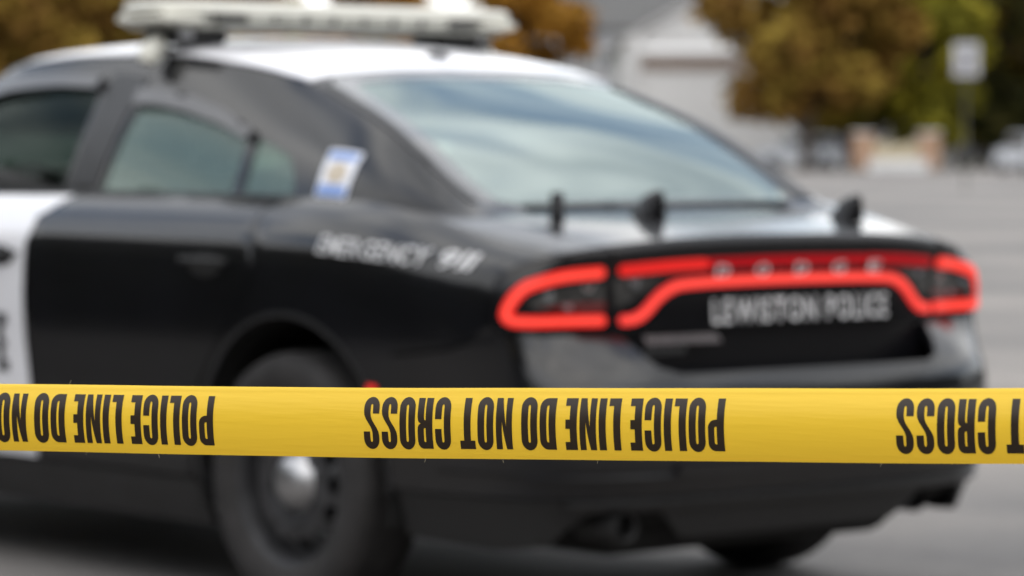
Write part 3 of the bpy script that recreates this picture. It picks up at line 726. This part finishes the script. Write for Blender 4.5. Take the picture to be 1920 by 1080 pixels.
uR, uL = px_u(1358), px_u(681); pitch_ = (px_u(1358)-px_u(399))
HB = (uR-uL)                           # printed block width in metres
vb, vt = .148, .848                     # letter band on the tape (v of image-bottom / image-top)
for rep in range(-1, 3):
    o_r = uR+rep*pitch_
    if o_r-HB > U1 or o_r < U0: continue
    VV, FF = [], []
    for ch, x in lay:
        polys = [[(p[0]+x, p[1]) for p in P] for P in GL[ch][0]]
        uv, fs = patch2d(polys, (.12, .05)); used = sorted({i for f in fs for i in f}); mp_ = {i: k+len(VV) for k, i in enumerate(used)}
        for i in used:
            gx, gy = uv[i]; u = o_r-gx/LW*HB; v = vt-(vt-vb)*gy      # rotated 180 degrees
            g = offmap(tape, .0004); q = g(u, v)
            if (q-tape(u, v)).dot(TN) < 0: q = offmap(tape, -.0004)(u, v)
            VV.append(q-TO)
        FF += [tuple(mp_[i] for i in f) for f in fs]
    mesh('lettering', VV, FF, M['ink'], tape_o)
# stray plastic threads on the cut edges
random.seed(2)
M['thread'] = mat('pale plastic thread', (.55, .47, .30), rough=.5)
for px, v, up in ((120, 1.0, 1), (155, 0, -1), (290, 0, -1), (791, 0, -1), (937, 0, -1), (1648, 0, -1), (1115, 0, -1)):
    q = tape(px_u(px), v)-TO; l = random.uniform(.0025, .005); dx = random.uniform(-.6, .6)
    tube('thread', [q, q+Vector((0, 0, up*l*.5))+TD*dx*l*.3, q+Vector((0, 0, up*l))+TD*dx*l], [.00016, .00014, .00008], M['thread'], tape_o, 5)

# ================================================================= GROUND
def gpt(px, d):                        # ground position in direction of image column px at depth d
    q = ray(px, HZ, d); return Vector((q.x, q.y, 0))
gm = bpy.data.materials.new('asphalt'); gm.use_nodes = True; t = gm.node_tree; b = t.nodes['Principled BSDF']; n = t.nodes.new
tcn = n('ShaderNodeTexCoord'); a1 = n('ShaderNodeTexNoise'); a1.inputs['Scale'].default_value = .24; a1.inputs['Detail'].default_value = 8
a2 = n('ShaderNodeTexNoise'); a2.inputs['Scale'].default_value = 9; a2.inputs['Detail'].default_value = 12; a2.inputs['Roughness'].default_value = .75
c1 = n('ShaderNodeValToRGB'); c1.color_ramp.elements[0].position = .35; c1.color_ramp.elements[0].color = (.088, .085, .084, 1)
c1.color_ramp.elements[1].position = .68; c1.color_ramp.elements[1].color = (.225, .205, .188, 1)
mm = n('ShaderNodeMix'); mm.data_type = 'RGBA'; mm.blend_type = 'OVERLAY'; mm.inputs['Factor'].default_value = .5
vo = n('ShaderNodeTexVoronoi'); vo.feature = 'DISTANCE_TO_EDGE'; vo.inputs['Scale'].default_value = .16
cw_ = n('ShaderNodeValToRGB'); cw_.color_ramp.elements[0].position = .0; cw_.color_ramp.elements[0].color = (.93, .92, .92, 1); cw_.color_ramp.elements[1].position = .012; cw_.color_ramp.elements[1].color = (1, 1, 1, 1)
m3 = n('ShaderNodeMix'); m3.data_type = 'RGBA'; m3.blend_type = 'MULTIPLY'; m3.inputs['Factor'].default_value = 1
nd = n('ShaderNodeTexNoise'); nd.inputs['Scale'].default_value = .8; vm = n('ShaderNodeMix'); vm.data_type = 'RGBA'; vm.inputs['Factor'].default_value = .12
t.links.new(tcn.outputs['Object'], a1.inputs[0]); t.links.new(tcn.outputs['Object'], a2.inputs[0])
t.links.new(tcn.outputs['Object'], nd.inputs[0]); t.links.new(tcn.outputs['Object'], vm.inputs['A']); t.links.new(nd.outputs['Color'], vm.inputs['B']); t.links.new(vm.outputs['Result'], vo.inputs['Vector'])
t.links.new(a1.outputs[0], c1.inputs[0]); t.links.new(c1.outputs[0], mm.inputs['A']); t.links.new(a2.outputs[0], mm.inputs['B'])
t.links.new(vo.outputs['Distance'], cw_.inputs[0]); t.links.new(mm.outputs['Result'], m3.inputs['A']); t.links.new(cw_.outputs[0], m3.inputs['B']); t.links.new(m3.outputs['Result'], b.inputs['Base Color'])
b.inputs['Roughness'].default_value = .85
bq = n('ShaderNodeBump'); bq.inputs['Strength'].default_value = .5; bq.inputs['Distance'].default_value = .01
t.links.new(a2.outputs[0], bq.inputs['Height']); t.links.new(bq.outputs[0], b.inputs['Normal'])
Gs = 1500
g = mesh('parking_lot', [(-Gs, -Gs, 0), (Gs, -Gs, 0), (Gs, Gs, 0), (-Gs, Gs, 0)], [(0, 1, 2, 3)], gm, None, False); tag(g, kind='structure')
grassm = mat('autumn grass', (.07, .085, .03), rough=.9, col2=(.13, .11, .04), vscale=.5)
def sheet(name, pts, z, m):
    o = mesh(name, [(p[0], p[1], z) for p in pts], [tuple(range(len(pts)))], m, None, False); tag(o, kind='structure'); return o
sheet('grass_verge', [gpt(-1500, 216), gpt(3500, 216), gpt(6500, 700), gpt(-4500, 700)], .02, grassm)
kerbm = mat('concrete kerb', (.42, .41, .39), rough=.85, var=.12, vscale=4)
ka, kb = gpt(-1500, 214), gpt(3500, 214); kd = kb-ka
o = box('kerb', tuple((ka+kb)/2+Vector((0, 0, .07))), (kd.length, .3, .15), kerbm, None, .02, math.atan2(kd.y, kd.x)); tag(o, kind='structure')

# ================================================================= TREES
def leafmat(name, cols):
    m = bpy.data.materials.new(name); m.use_nodes = True; t = m.node_tree; b = t.nodes['Principled BSDF']
    tcn = t.nodes.new('ShaderNodeTexCoord'); nn = t.nodes.new('ShaderNodeTexNoise'); nn.inputs['Scale'].default_value = .38; nn.inputs['Detail'].default_value = 4; nn.inputs['Roughness'].default_value = .7
    r = t.nodes.new('ShaderNodeValToRGB'); el = r.color_ramp.elements
    el[0].position = .33; el[0].color = (*cols[0], 1); el[1].position = .67; el[1].color = (*cols[-1], 1)
    for i, c in enumerate(cols[1:-1]): e = el.new(.33+.34*(i+1)/(len(cols)-1)); e.color = (*c, 1)
    t.links.new(tcn.outputs['Object'], nn.inputs[0]); t.links.new(nn.outputs[0], r.inputs[0]); t.links.new(r.outputs[0], b.inputs['Base Color'])
    b.inputs['Roughness'].default_value = .9; b.inputs['Specular IOR Level'].default_value = .05; return m
LM = {'rust': leafmat('rust brown leaves', [(.09, .042, .014), (.19, .11, .025), (.26, .19, .035)]),
      'olive': leafmat('olive gold leaves', [(.06, .048, .014), (.20, .145, .022), (.32, .22, .025)]),
      'lime': leafmat('yellow green leaves', [(.05, .045, .010), (.14, .13, .015), (.24, .20, .02)]),
      'dark': leafmat('dark green leaves', [(.012, .016, .006), (.03, .032, .010), (.055, .045, .012)]),
      'orange': leafmat('orange leaves', [(.14, .06, .012), (.26, .12, .018), (.30, .17, .03)])}
bark = mat('bark', (.06, .045, .035), rough=.95, var=.3, vscale=6, bump=.5, bscale=12)
def make_tree(h, cr, kind, seed, nclump=26, per=170, leaf=.34, base=.22, low=False):
    rnd = np.random.RandomState(seed); random.seed(seed)
    root = empty('tree', (0, 0, 0))
    TV, TF = [], []
    def addt(pts, rad):
        v, f = tube(None, pts, rad, None); b0 = len(TV); TV.extend(v); TF.extend([tuple(i+b0 for i in q) for q in f])
    r0 = h*.022
    addt([(0, 0, -.2), (.05*h*.2, 0, h*.2), (.0, .04*h*.2, h*.45), (0, 0, h*.85)], [r0*1.3, r0, r0*.75, r0*.2])
    cl = []
    for k in range(nclump):
        a = rnd.uniform(0, 2*math.pi); q = rnd.uniform(0, 1)
        zz = h*(base+(.97-base)*(k+.5)/nclump)
        env = math.sin(math.pi*min(1, max(.08, ((zz/h-base)/(1-base))*.82+.16)))**.7
        rr_ = cr*env*math.sqrt(rnd.uniform(.1, 1))
        c = np.array([rr_*math.cos(a), rr_*math.sin(a), zz]); cl.append((c, cr*rnd.uniform(.24, .42)))
        if k % 2 == 0: addt([(0, 0, max(h*.12, zz-h*.18)), (c[0]*.5, c[1]*.5, zz-h*.06), tuple(c)], [r0*.45, r0*.25, r0*.08])
    mesh('trunk', TV, TF, bark, root)
    VS = []
    for c, rad in cl:
        d = rnd.normal(size=(per, 3)); d /= np.linalg.norm(d, axis=1)[:, None]; rs = rad*rnd.uniform(.25, 1.05, size=(per, 1))**.6
        ctr = c+d*rs*np.array([1, 1, .75]); a = rnd.normal(size=(per, 3)); a /= np.linalg.norm(a, axis=1)[:, None]
        bb = np.cross(a, rnd.normal(size=(per, 3))); bb /= np.linalg.norm(bb, axis=1)[:, None]
        sz = leaf*rnd.uniform(.6, 1.3, size=(per, 1)); a = a*sz; bb = bb*sz*.7
        VS.append(np.stack([ctr-a, ctr+bb, ctr+a, ctr-bb], 1).reshape(-1, 3))
    VS = np.concatenate(VS); nf = len(VS)//4
    me = bpy.data.meshes.new('crown'); me.vertices.add(len(VS)); me.vertices.foreach_set('co', VS.ravel().astype('f'))
    me.loops.add(nf*4); me.loops.foreach_set('vertex_index', np.arange(nf*4, dtype='i'))
    me.polygons.add(nf); me.polygons.foreach_set('loop_start', np.arange(0, nf*4, 4, dtype='i')); me.update(calc_edges=True)
    me.materials.append(LM[kind]); co = link(bpy.data.objects.new('crown', me)); co.parent = root
    return root
def copy_tree(o):
    c = o.copy(); link(c)
    for ch in o.children: d = ch.copy(); link(d); d.parent = c
    return c
TG = 'autumn trees behind the parking lot'
def plant(o, px, d, label, rz=0, s=1, grp=TG):
    o.location = gpt(px, d); o.rotation_euler = (0, 0, rz); o.scale = (s, s, s)
    tag(o, label, 'tree', grp); return o
ru = make_tree(12, 5.0, 'rust', 1, base=.27, nclump=44, per=230); plant(ru, 1512, 176, 'rust brown tree in front of the white building, its crown reaching out to the left')
ol = make_tree(13, 5.2, 'olive', 2, base=.20, nclump=52, per=220); plant(ol, 1640, 190, 'olive gold tree standing just right of the rust brown tree, above the brick entrance wall')
li = make_tree(9.5, 3.4, 'lime', 3, base=.16, nclump=30); plant(li, 1735, 182, 'bright yellow green tree left of and behind the white sign')
o2 = copy_tree(ol); plant(o2, 1850, 205, 'olive gold tree directly behind the white sign', 2.1, .95)
dk = make_tree(16, 5.5, 'dark', 5, base=.10, nclump=40); plant(dk, 1960, 196, 'dark evergreen tree at the right edge of the view')
d2_ = copy_tree(dk); plant(d2_, 1690, 232, 'dark evergreen tree behind the yellow green and olive trees', 1.4, .8)
orr = make_tree(13, 4.0, 'orange', 7, base=.12, nclump=36); plant(orr, 965, 205, 'orange brown tree just left of the grey roofed house')
o8 = copy_tree(ol); plant(o8, 1745, 222, 'tall olive gold tree filling the gap behind the yellow green one', .9, 1.1)
o3 = copy_tree(orr); plant(o3, 700, 226, 'orange tree seen just over the middle of the light bar', 1.0, 1.05)
o4 = copy_tree(ru); plant(o4, 195, 190, 'rust brown tree beside the left end of the light bar', 2.5, 1.25)
o5 = copy_tree(ru); plant(o5, 50, 200, 'brown tree over the front of the car roof, left of the rust brown one', .7, 1.0)
o6 = copy_tree(orr); plant(o6, 420, 232, 'orange brown tree behind the left half of the light bar', 2.9, 1.1)
o7 = copy_tree(ru); plant(o7, -30, 180, 'brown tree partly cut off by the left frame edge', 1.9, 1.0)

# woods all round the lot (mirrored in the paint)
def wood(name, spots, kind, seed, per=1300, lmax=.5):
    rnd = np.random.RandomState(seed); VS = []
    for (x, y, rx, h) in spots:
        c = np.array([x, y, h*.5]); d = rnd.normal(size=(per, 3)); d /= np.linalg.norm(d, axis=1)[:, None]
        ctr = c+d*np.array([rx, rx, h*.52])*rnd.uniform(.6, 1.03, size=(per, 1)); ctr[:, 2] = np.abs(ctr[:, 2])
        a = rnd.normal(size=(per, 3)); a /= np.linalg.norm(a, axis=1)[:, None]; bb = np.cross(a, d); sz = np.clip(rx*.11, .16, lmax)*rnd.uniform(.6, 1.4, size=(per, 1))
        a = a*sz; bb = bb*sz
        VS.append(np.stack([ctr-a, ctr+bb, ctr+a, ctr-bb], 1).reshape(-1, 3))
    VS = np.concatenate(VS); nf = len(VS)//4
    me = bpy.data.meshes.new(name); me.vertices.add(len(VS)); me.vertices.foreach_set('co', VS.ravel().astype('f'))
    me.loops.add(nf*4); me.loops.foreach_set('vertex_index', np.arange(nf*4, dtype='i'))
    me.polygons.add(nf); me.polygons.foreach_set('loop_start', np.arange(0, nf*4, 4, dtype='i')); me.update(calc_edges=True)
    me.materials.append(LM[kind]); return link(bpy.data.objects.new(name, me))
random.seed(11); sp = []
for k in range(70):
    a = R(k*360/70); dirn = (math.sin(a), math.cos(a))
    az = math.degrees(a) % 360
    if 22 < az < 58: continue            # the open view of the photograph
    rad_ = random.uniform(38, 48) if not (60 < az < 110) else random.uniform(80, 95)
    sp.append((dirn[0]*rad_, dirn[1]*rad_, random.uniform(3.6, 5.0), random.uniform(9, 15)))
for k in range(16):                       # unseen hedges added left and behind right to darken the paint reflections
    q = k/15
    sp.append((-14.5+15*q, 1.5+12.5*q, 1.7, 3.6)); sp.append((3.5+9*q, -12.5+5*q, 1.4, 3.0))
wd_ = wood('woodland', sp, 'dark', 21); tag(wd_, 'dark woodland closing the lot outside the view, with hedges added to darken the car paint', 'woodland', kind='stuff')

random.seed(5); sp2 = []
for k in range(46):
    q_ = gpt(-5200+k*270, random.uniform(300, 345)); sp2.append((q_.x, q_.y, random.uniform(7, 10), random.uniform(12, 19)))
fw_ = wood('distant_woods', sp2, 'olive', 22, 1500, 1.0); tag(fw_, 'far line of autumn woods behind the trees and buildings', 'woods', kind='stuff')

# ================================================================= BUILDINGS
wallw = mat('white clapboard', (.52, .515, .51), rough=.8, var=.06, vscale=2)
wallw2 = mat('pale grey siding', (.28, .28, .30), rough=.8, var=.08, vscale=2)
roofm = mat('grey shingle roof', (.10, .10, .10), rough=.9, var=.2, vscale=3)
fascm = mat('brown fascia', (.20, .155, .13), rough=.7, var=.15)
winm = mat('dark window pane', (.04, .045, .05), rough=.1, coat=.5)
RV = Vector((math.cos(YAW), -math.sin(YAW), 0)); FV = Vector((math.sin(YAW), math.cos(YAW), 0))
def house(name, px0, px1, d, eave, ridge, depth, label, roofdir='gable', wm=wallw, wins=4, over=.5, fas=True, rm=None, wz=1.9):
    a, b_ = gpt(px0, d), gpt(px1, d); wdt = (b_-a).length
    root = empty(name, tuple((a+b_)/2), -YAW, label=label, cat='building')
    hw = wdt/2
    if roofdir == 'gable':              # gable end faces the camera
        V = [(-hw, 0, 0), (hw, 0, 0), (hw, 0, eave), (0, 0, ridge), (-hw, 0, eave), (-hw, depth, 0), (hw, depth, 0), (hw, depth, eave), (0, depth, ridge), (-hw, depth, eave)]
        F = [(0, 1, 2, 3, 4), (9, 8, 7, 6, 5), (0, 4, 9, 5), (1, 6, 7, 2)]
        mesh('wall', V, F, wm, root, False)
        k = (ridge-eave)/hw; e0 = eave-over*k; x0 = hw+over
        V = [(-x0, -over, e0+.05), (0, -over, ridge+.05), (x0, -over, e0+.05), (-x0, depth+over, e0+.05), (0, depth+over, ridge+.05), (x0, depth+over, e0+.05)]
        V += [(v[0], v[1], v[2]+.25) for v in V]
        F = [(6, 7, 10, 9), (7, 8, 11, 10), (0, 3, 4, 1), (1, 4, 5, 2), (0, 1, 7, 6), (1, 2, 8, 7), (3, 9, 10, 4), (4, 10, 11, 5), (0, 6, 9, 3), (2, 5, 11, 8)]
        mesh('roof', V, F, rm or roofm, root, False)
    else:                                # eave faces the camera
        V = [(-hw, 0, 0), (hw, 0, 0), (hw, 0, eave), (-hw, 0, eave), (-hw, depth, 0), (hw, depth, 0), (hw, depth, eave), (-hw, depth, eave), (-hw, depth/2, ridge), (hw, depth/2, ridge)]
        F = [(0, 1, 2, 3), (5, 4, 7, 6), (0, 3, 8, 7, 4), (1, 5, 6, 9, 2)]
        mesh('wall', V, F, wm, root, False)
        k = (ridge-eave)/(depth/2); e0 = eave-over*k; x0 = hw+over
        V = [(-x0, -over, e0+.05), (x0, -over, e0+.05), (x0, depth/2, ridge+.05), (-x0, depth/2, ridge+.05), (x0, depth+over, e0+.05), (-x0, depth+over, e0+.05)]
        V += [(v[0], v[1], v[2]+.25) for v in V]
        F = [(6, 7, 8, 9), (9, 8, 10, 11), (0, 3, 2, 1), (3, 5, 4, 2), (0, 1, 7, 6), (5, 11, 10, 4), (0, 6, 9, 3), (3, 9, 11, 5), (1, 2, 8, 7), (2, 4, 10, 8)]
        mesh('roof', V, F, rm or roofm, root, False)
    if fas: box('fascia', (0, -.06, eave-.45), (wdt-.02, .12, .75), fascm, root, .02)
    for i in range(wins):
        x = -hw+wdt*(i+.5)/wins
        wn = box('window', (x, -.02, min(eave-1.6, wz)), (1.1, .12, 1.3), M_frame, root, .02)
        box('pane', (x, -.06, min(eave-1.6, wz)), (.92, .08, 1.12), winm, wn, .01)
    return root
M_frame = mat('white window frame', (.6, .6, .6), rough=.6)
# white gabled hall, low pale wing in front of it, grey-roofed house on the left
house('gabled_hall', 1172, 1790, 210, 7.3, 12.6, 22, 'tall white gabled building rising behind the low white wing, beside the rust brown tree', 'gable', wallw, 0, .35, False, rm=mat('pale metal roof', (.40, .39, .39), rough=.7, var=.05))
house('white_wing', 1200, 1575, 200, 6.2, 6.55, 6, 'low white building with a brown strip under its eave, left of the rust brown tree', 'eave', wallw, 0, .2, True, rm=wallw)
house('grey_roofed_house', 940, 1345, 250, 9.4, 17.0, 14, 'pale house with a dark grey shingle roof, right of the orange tree', 'eave', wallw2, 9, .3, False, wz=7.3)
pp = gpt(1188, 200); tubep = tube('downpipe', [(pp.x, pp.y, 0), (pp.x, pp.y, 7.4)], .42, wallw, None, 10)
tag(tubep, 'tall white post at the left corner of the white buildings', 'post')

# ================================================================= ENTRANCE WALL, SIGN, PARKED CARS
brick = mat('tan brick', (.30, .19, .125), rough=.85, var=.15, vscale=3)
cream = mat('cream sign panel', (.34, .29, .20), rough=.7, var=.1, vscale=2)
conc = mat('pale concrete slab', (.52, .52, .52), rough=.8, var=.06, vscale=2)
ew = empty('entrance_wall', tuple(gpt(1680, 168)), -YAW, label='low tan brick entrance wall with two pillars and a dipped cream panel, under the olive tree', cat='wall')
for x in (-1.55, 1.55):
    pl = box('pillar', (x, 0, .95), (.95, .8, 1.7), brick, ew, .05)
    box('pillar_cap', (x, 0, 1.83), (1.08, .92, .10), conc, pl, .03)
V, F = [], []
for k in range(17):
    x = -1.08+2.16*k/16; zz = 1.55-.28*math.sin(math.pi*k/16)
    for yy in (-.2, .2): V += [(x, yy, .55), (x, yy, zz)]
for k in range(16):
    a = 4*k; F += [(a, a+4, a+5, a+1), (a+2, a+3, a+7, a+6), (a+1, a+5, a+7, a+3), (a, a+2, a+6, a+4)]
F += [(0, 1, 3, 2), (64, 66, 67, 65)]
mesh('panel', V, F, cream, ew, False)
box('concrete_base', (0, -.5, .28), (2.75, 1.3, .56), conc, ew, .05)
sm = mat('white sign face', (.44, .44, .47), rough=.5)
sg_ = empty('road_sign', tuple(gpt(1811, 95)), -YAW, label='white rectangular road sign on a thin post in front of the olive trees at right', cat='sign')
# face centre at image row 112
zc_ = 1.3+(HZ-112)/FPX*95
box('sign_face', (0, 0, zc_), (.66, .02, .88), sm, sg_, .006)
for dx, dz, w_, h_ in ((0, .26, .42, .07), (0, .13, .36, .07), (-.11, -.17, .13, .32), (.11, -.17, .13, .32)):
    box('sign_mark', (dx, -.013, zc_+dz), (w_, .004, h_), M['greyletter'], sg_, 0)
box('post', (0, .035, (zc_+.5)/2), (.05, .04, zc_+.5), mat('weathered dark post', (.07, .07, .06), rough=.7), sg_, .005)

def parked(name, body, px, d, rz, label, van=False):
    root = empty(name, tuple(gpt(px, d)), rz, label=label, cat='car', group='cars parked at the far side of the lot')
    if van: P = [(0, .35), (0, .95), (.15, 1.1), (.3, 1.72), (.55, 1.80), (2.9, 1.80), (3.45, 1.18), (4.4, 1.05), (4.6, .85), (4.6, .35)]
    else: P = [(0, .35), (0, .9), (.12, 1.02), (.75, 1.06), (1.35, 1.44), (2.5, 1.46), (3.2, 1.02), (4.3, .9), (4.55, .7), (4.55, .35)]
    V, F = [], []; n_ = len(P); hs = [.78, .86, .86, .78]; xs_ = [-.90, -.84, .84, .90]
    rows = [(-.84, .96), (-.91, 1.0), (.91, 1.0), (.84, .96)]
    def ring_(x, k):
        return [(x*(1 if z < 1.08 else .82), (y-2.3)*k, z if k == 1 else .35+(z-.35)*.985) for y, z in P]
    rgs = [ring_(-.86, .985), ring_(-.91, 1), ring_(.91, 1), ring_(.86, .985)]
    for r_ in rgs: V += r_
    for i in range(3):
        for k in range(n_): F.append((i*n_+k, i*n_+(k+1) % n_, (i+1)*n_+(k+1) % n_, (i+1)*n_+k))
    F.append(tuple(range(n_))[::-1]); F.append(tuple(3*n_+k for k in range(n_)))
    bd_ = mesh('body', V, F, body, root, False)
    tp_, bt = (1.66, 1.12) if van else (1.38, 1.06)
    for sx_ in (-1, 1):
        q = ([(.38, bt+.05), (.50, tp_), (2.8, tp_), (3.3, bt+.05)] if van else [(1.0, bt), (1.42, tp_), (2.45, tp_), (2.95, bt)])
        V = [(sx_*.77, y-2.3, z) for y, z in q]+[(sx_*.90, q[0][0]-2.3, q[0][1])]*0
        V = [(sx_*(.765 if z > 1.2 else .80)+sx_*.0, y-2.3, z) for y, z in q]
        mesh('side_window', [(v[0]*1.0, v[1], v[2]) for v in V]+[(v[0]-sx_*.03, v[1], v[2]) for v in V], [(0, 1, 2, 3), (4, 5, 6, 7), (0, 4, 5, 1), (1, 5, 6, 2), (2, 6, 7, 3), (3, 7, 4, 0)], winm, root, False)
    yb_, yt_ = ((.17, .29) if van else (.80, 1.30))
    zb_, zt_ = ((1.16, 1.66) if van else (1.10, 1.40))
    mesh('rear_window', [(-.66, yb_-2.34, zb_), (.66, yb_-2.34, zb_), (.60, yt_-2.34, zt_), (-.60, yt_-2.34, zt_)], [(0, 1, 2, 3)], winm, root, False)
    for x in (-.80, .80):
        for y in (.9-2.3, 3.65-2.3):
            wl = lathe('wheel', [(.0, -.11), (.19, -.11), (.20, -.09), (.31, -.11), (.335, -.08), (.335, .08), (.31, .11), (.2, .09), (.0, .11)], M['rubber'], root, 'X', 20, loc=(x, y, .335))
        box('tail_light', (x*.93, -2.31, .86), (.2, .05, .16), M['redlens'], root, .01)
    return root
wc = mat('white parked car paint', (.52, .54, .58), rough=.3, coat=.6)
parked('parked_car', wc, 1932, 160, -YAW+R(12), 'white van-like car parked at the right edge, below the dark tree', True)
parked('parked_car', mat('dark grey car paint', (.05, .05, .055), rough=.35, coat=.5), 1838, 196, -YAW+R(-20), 'dark grey car parked just left of the white one at the right edge')
parked('parked_car', mat('dark red car paint', (.07, .012, .016), rough=.35, coat=.5), 1568, 190, -YAW+R(4), 'dark red car parked left of the tan brick entrance wall', True)
parked('parked_car', wc, 1500, 186, -YAW+R(75), 'white car parked below the white building, left of the dark red car', True)
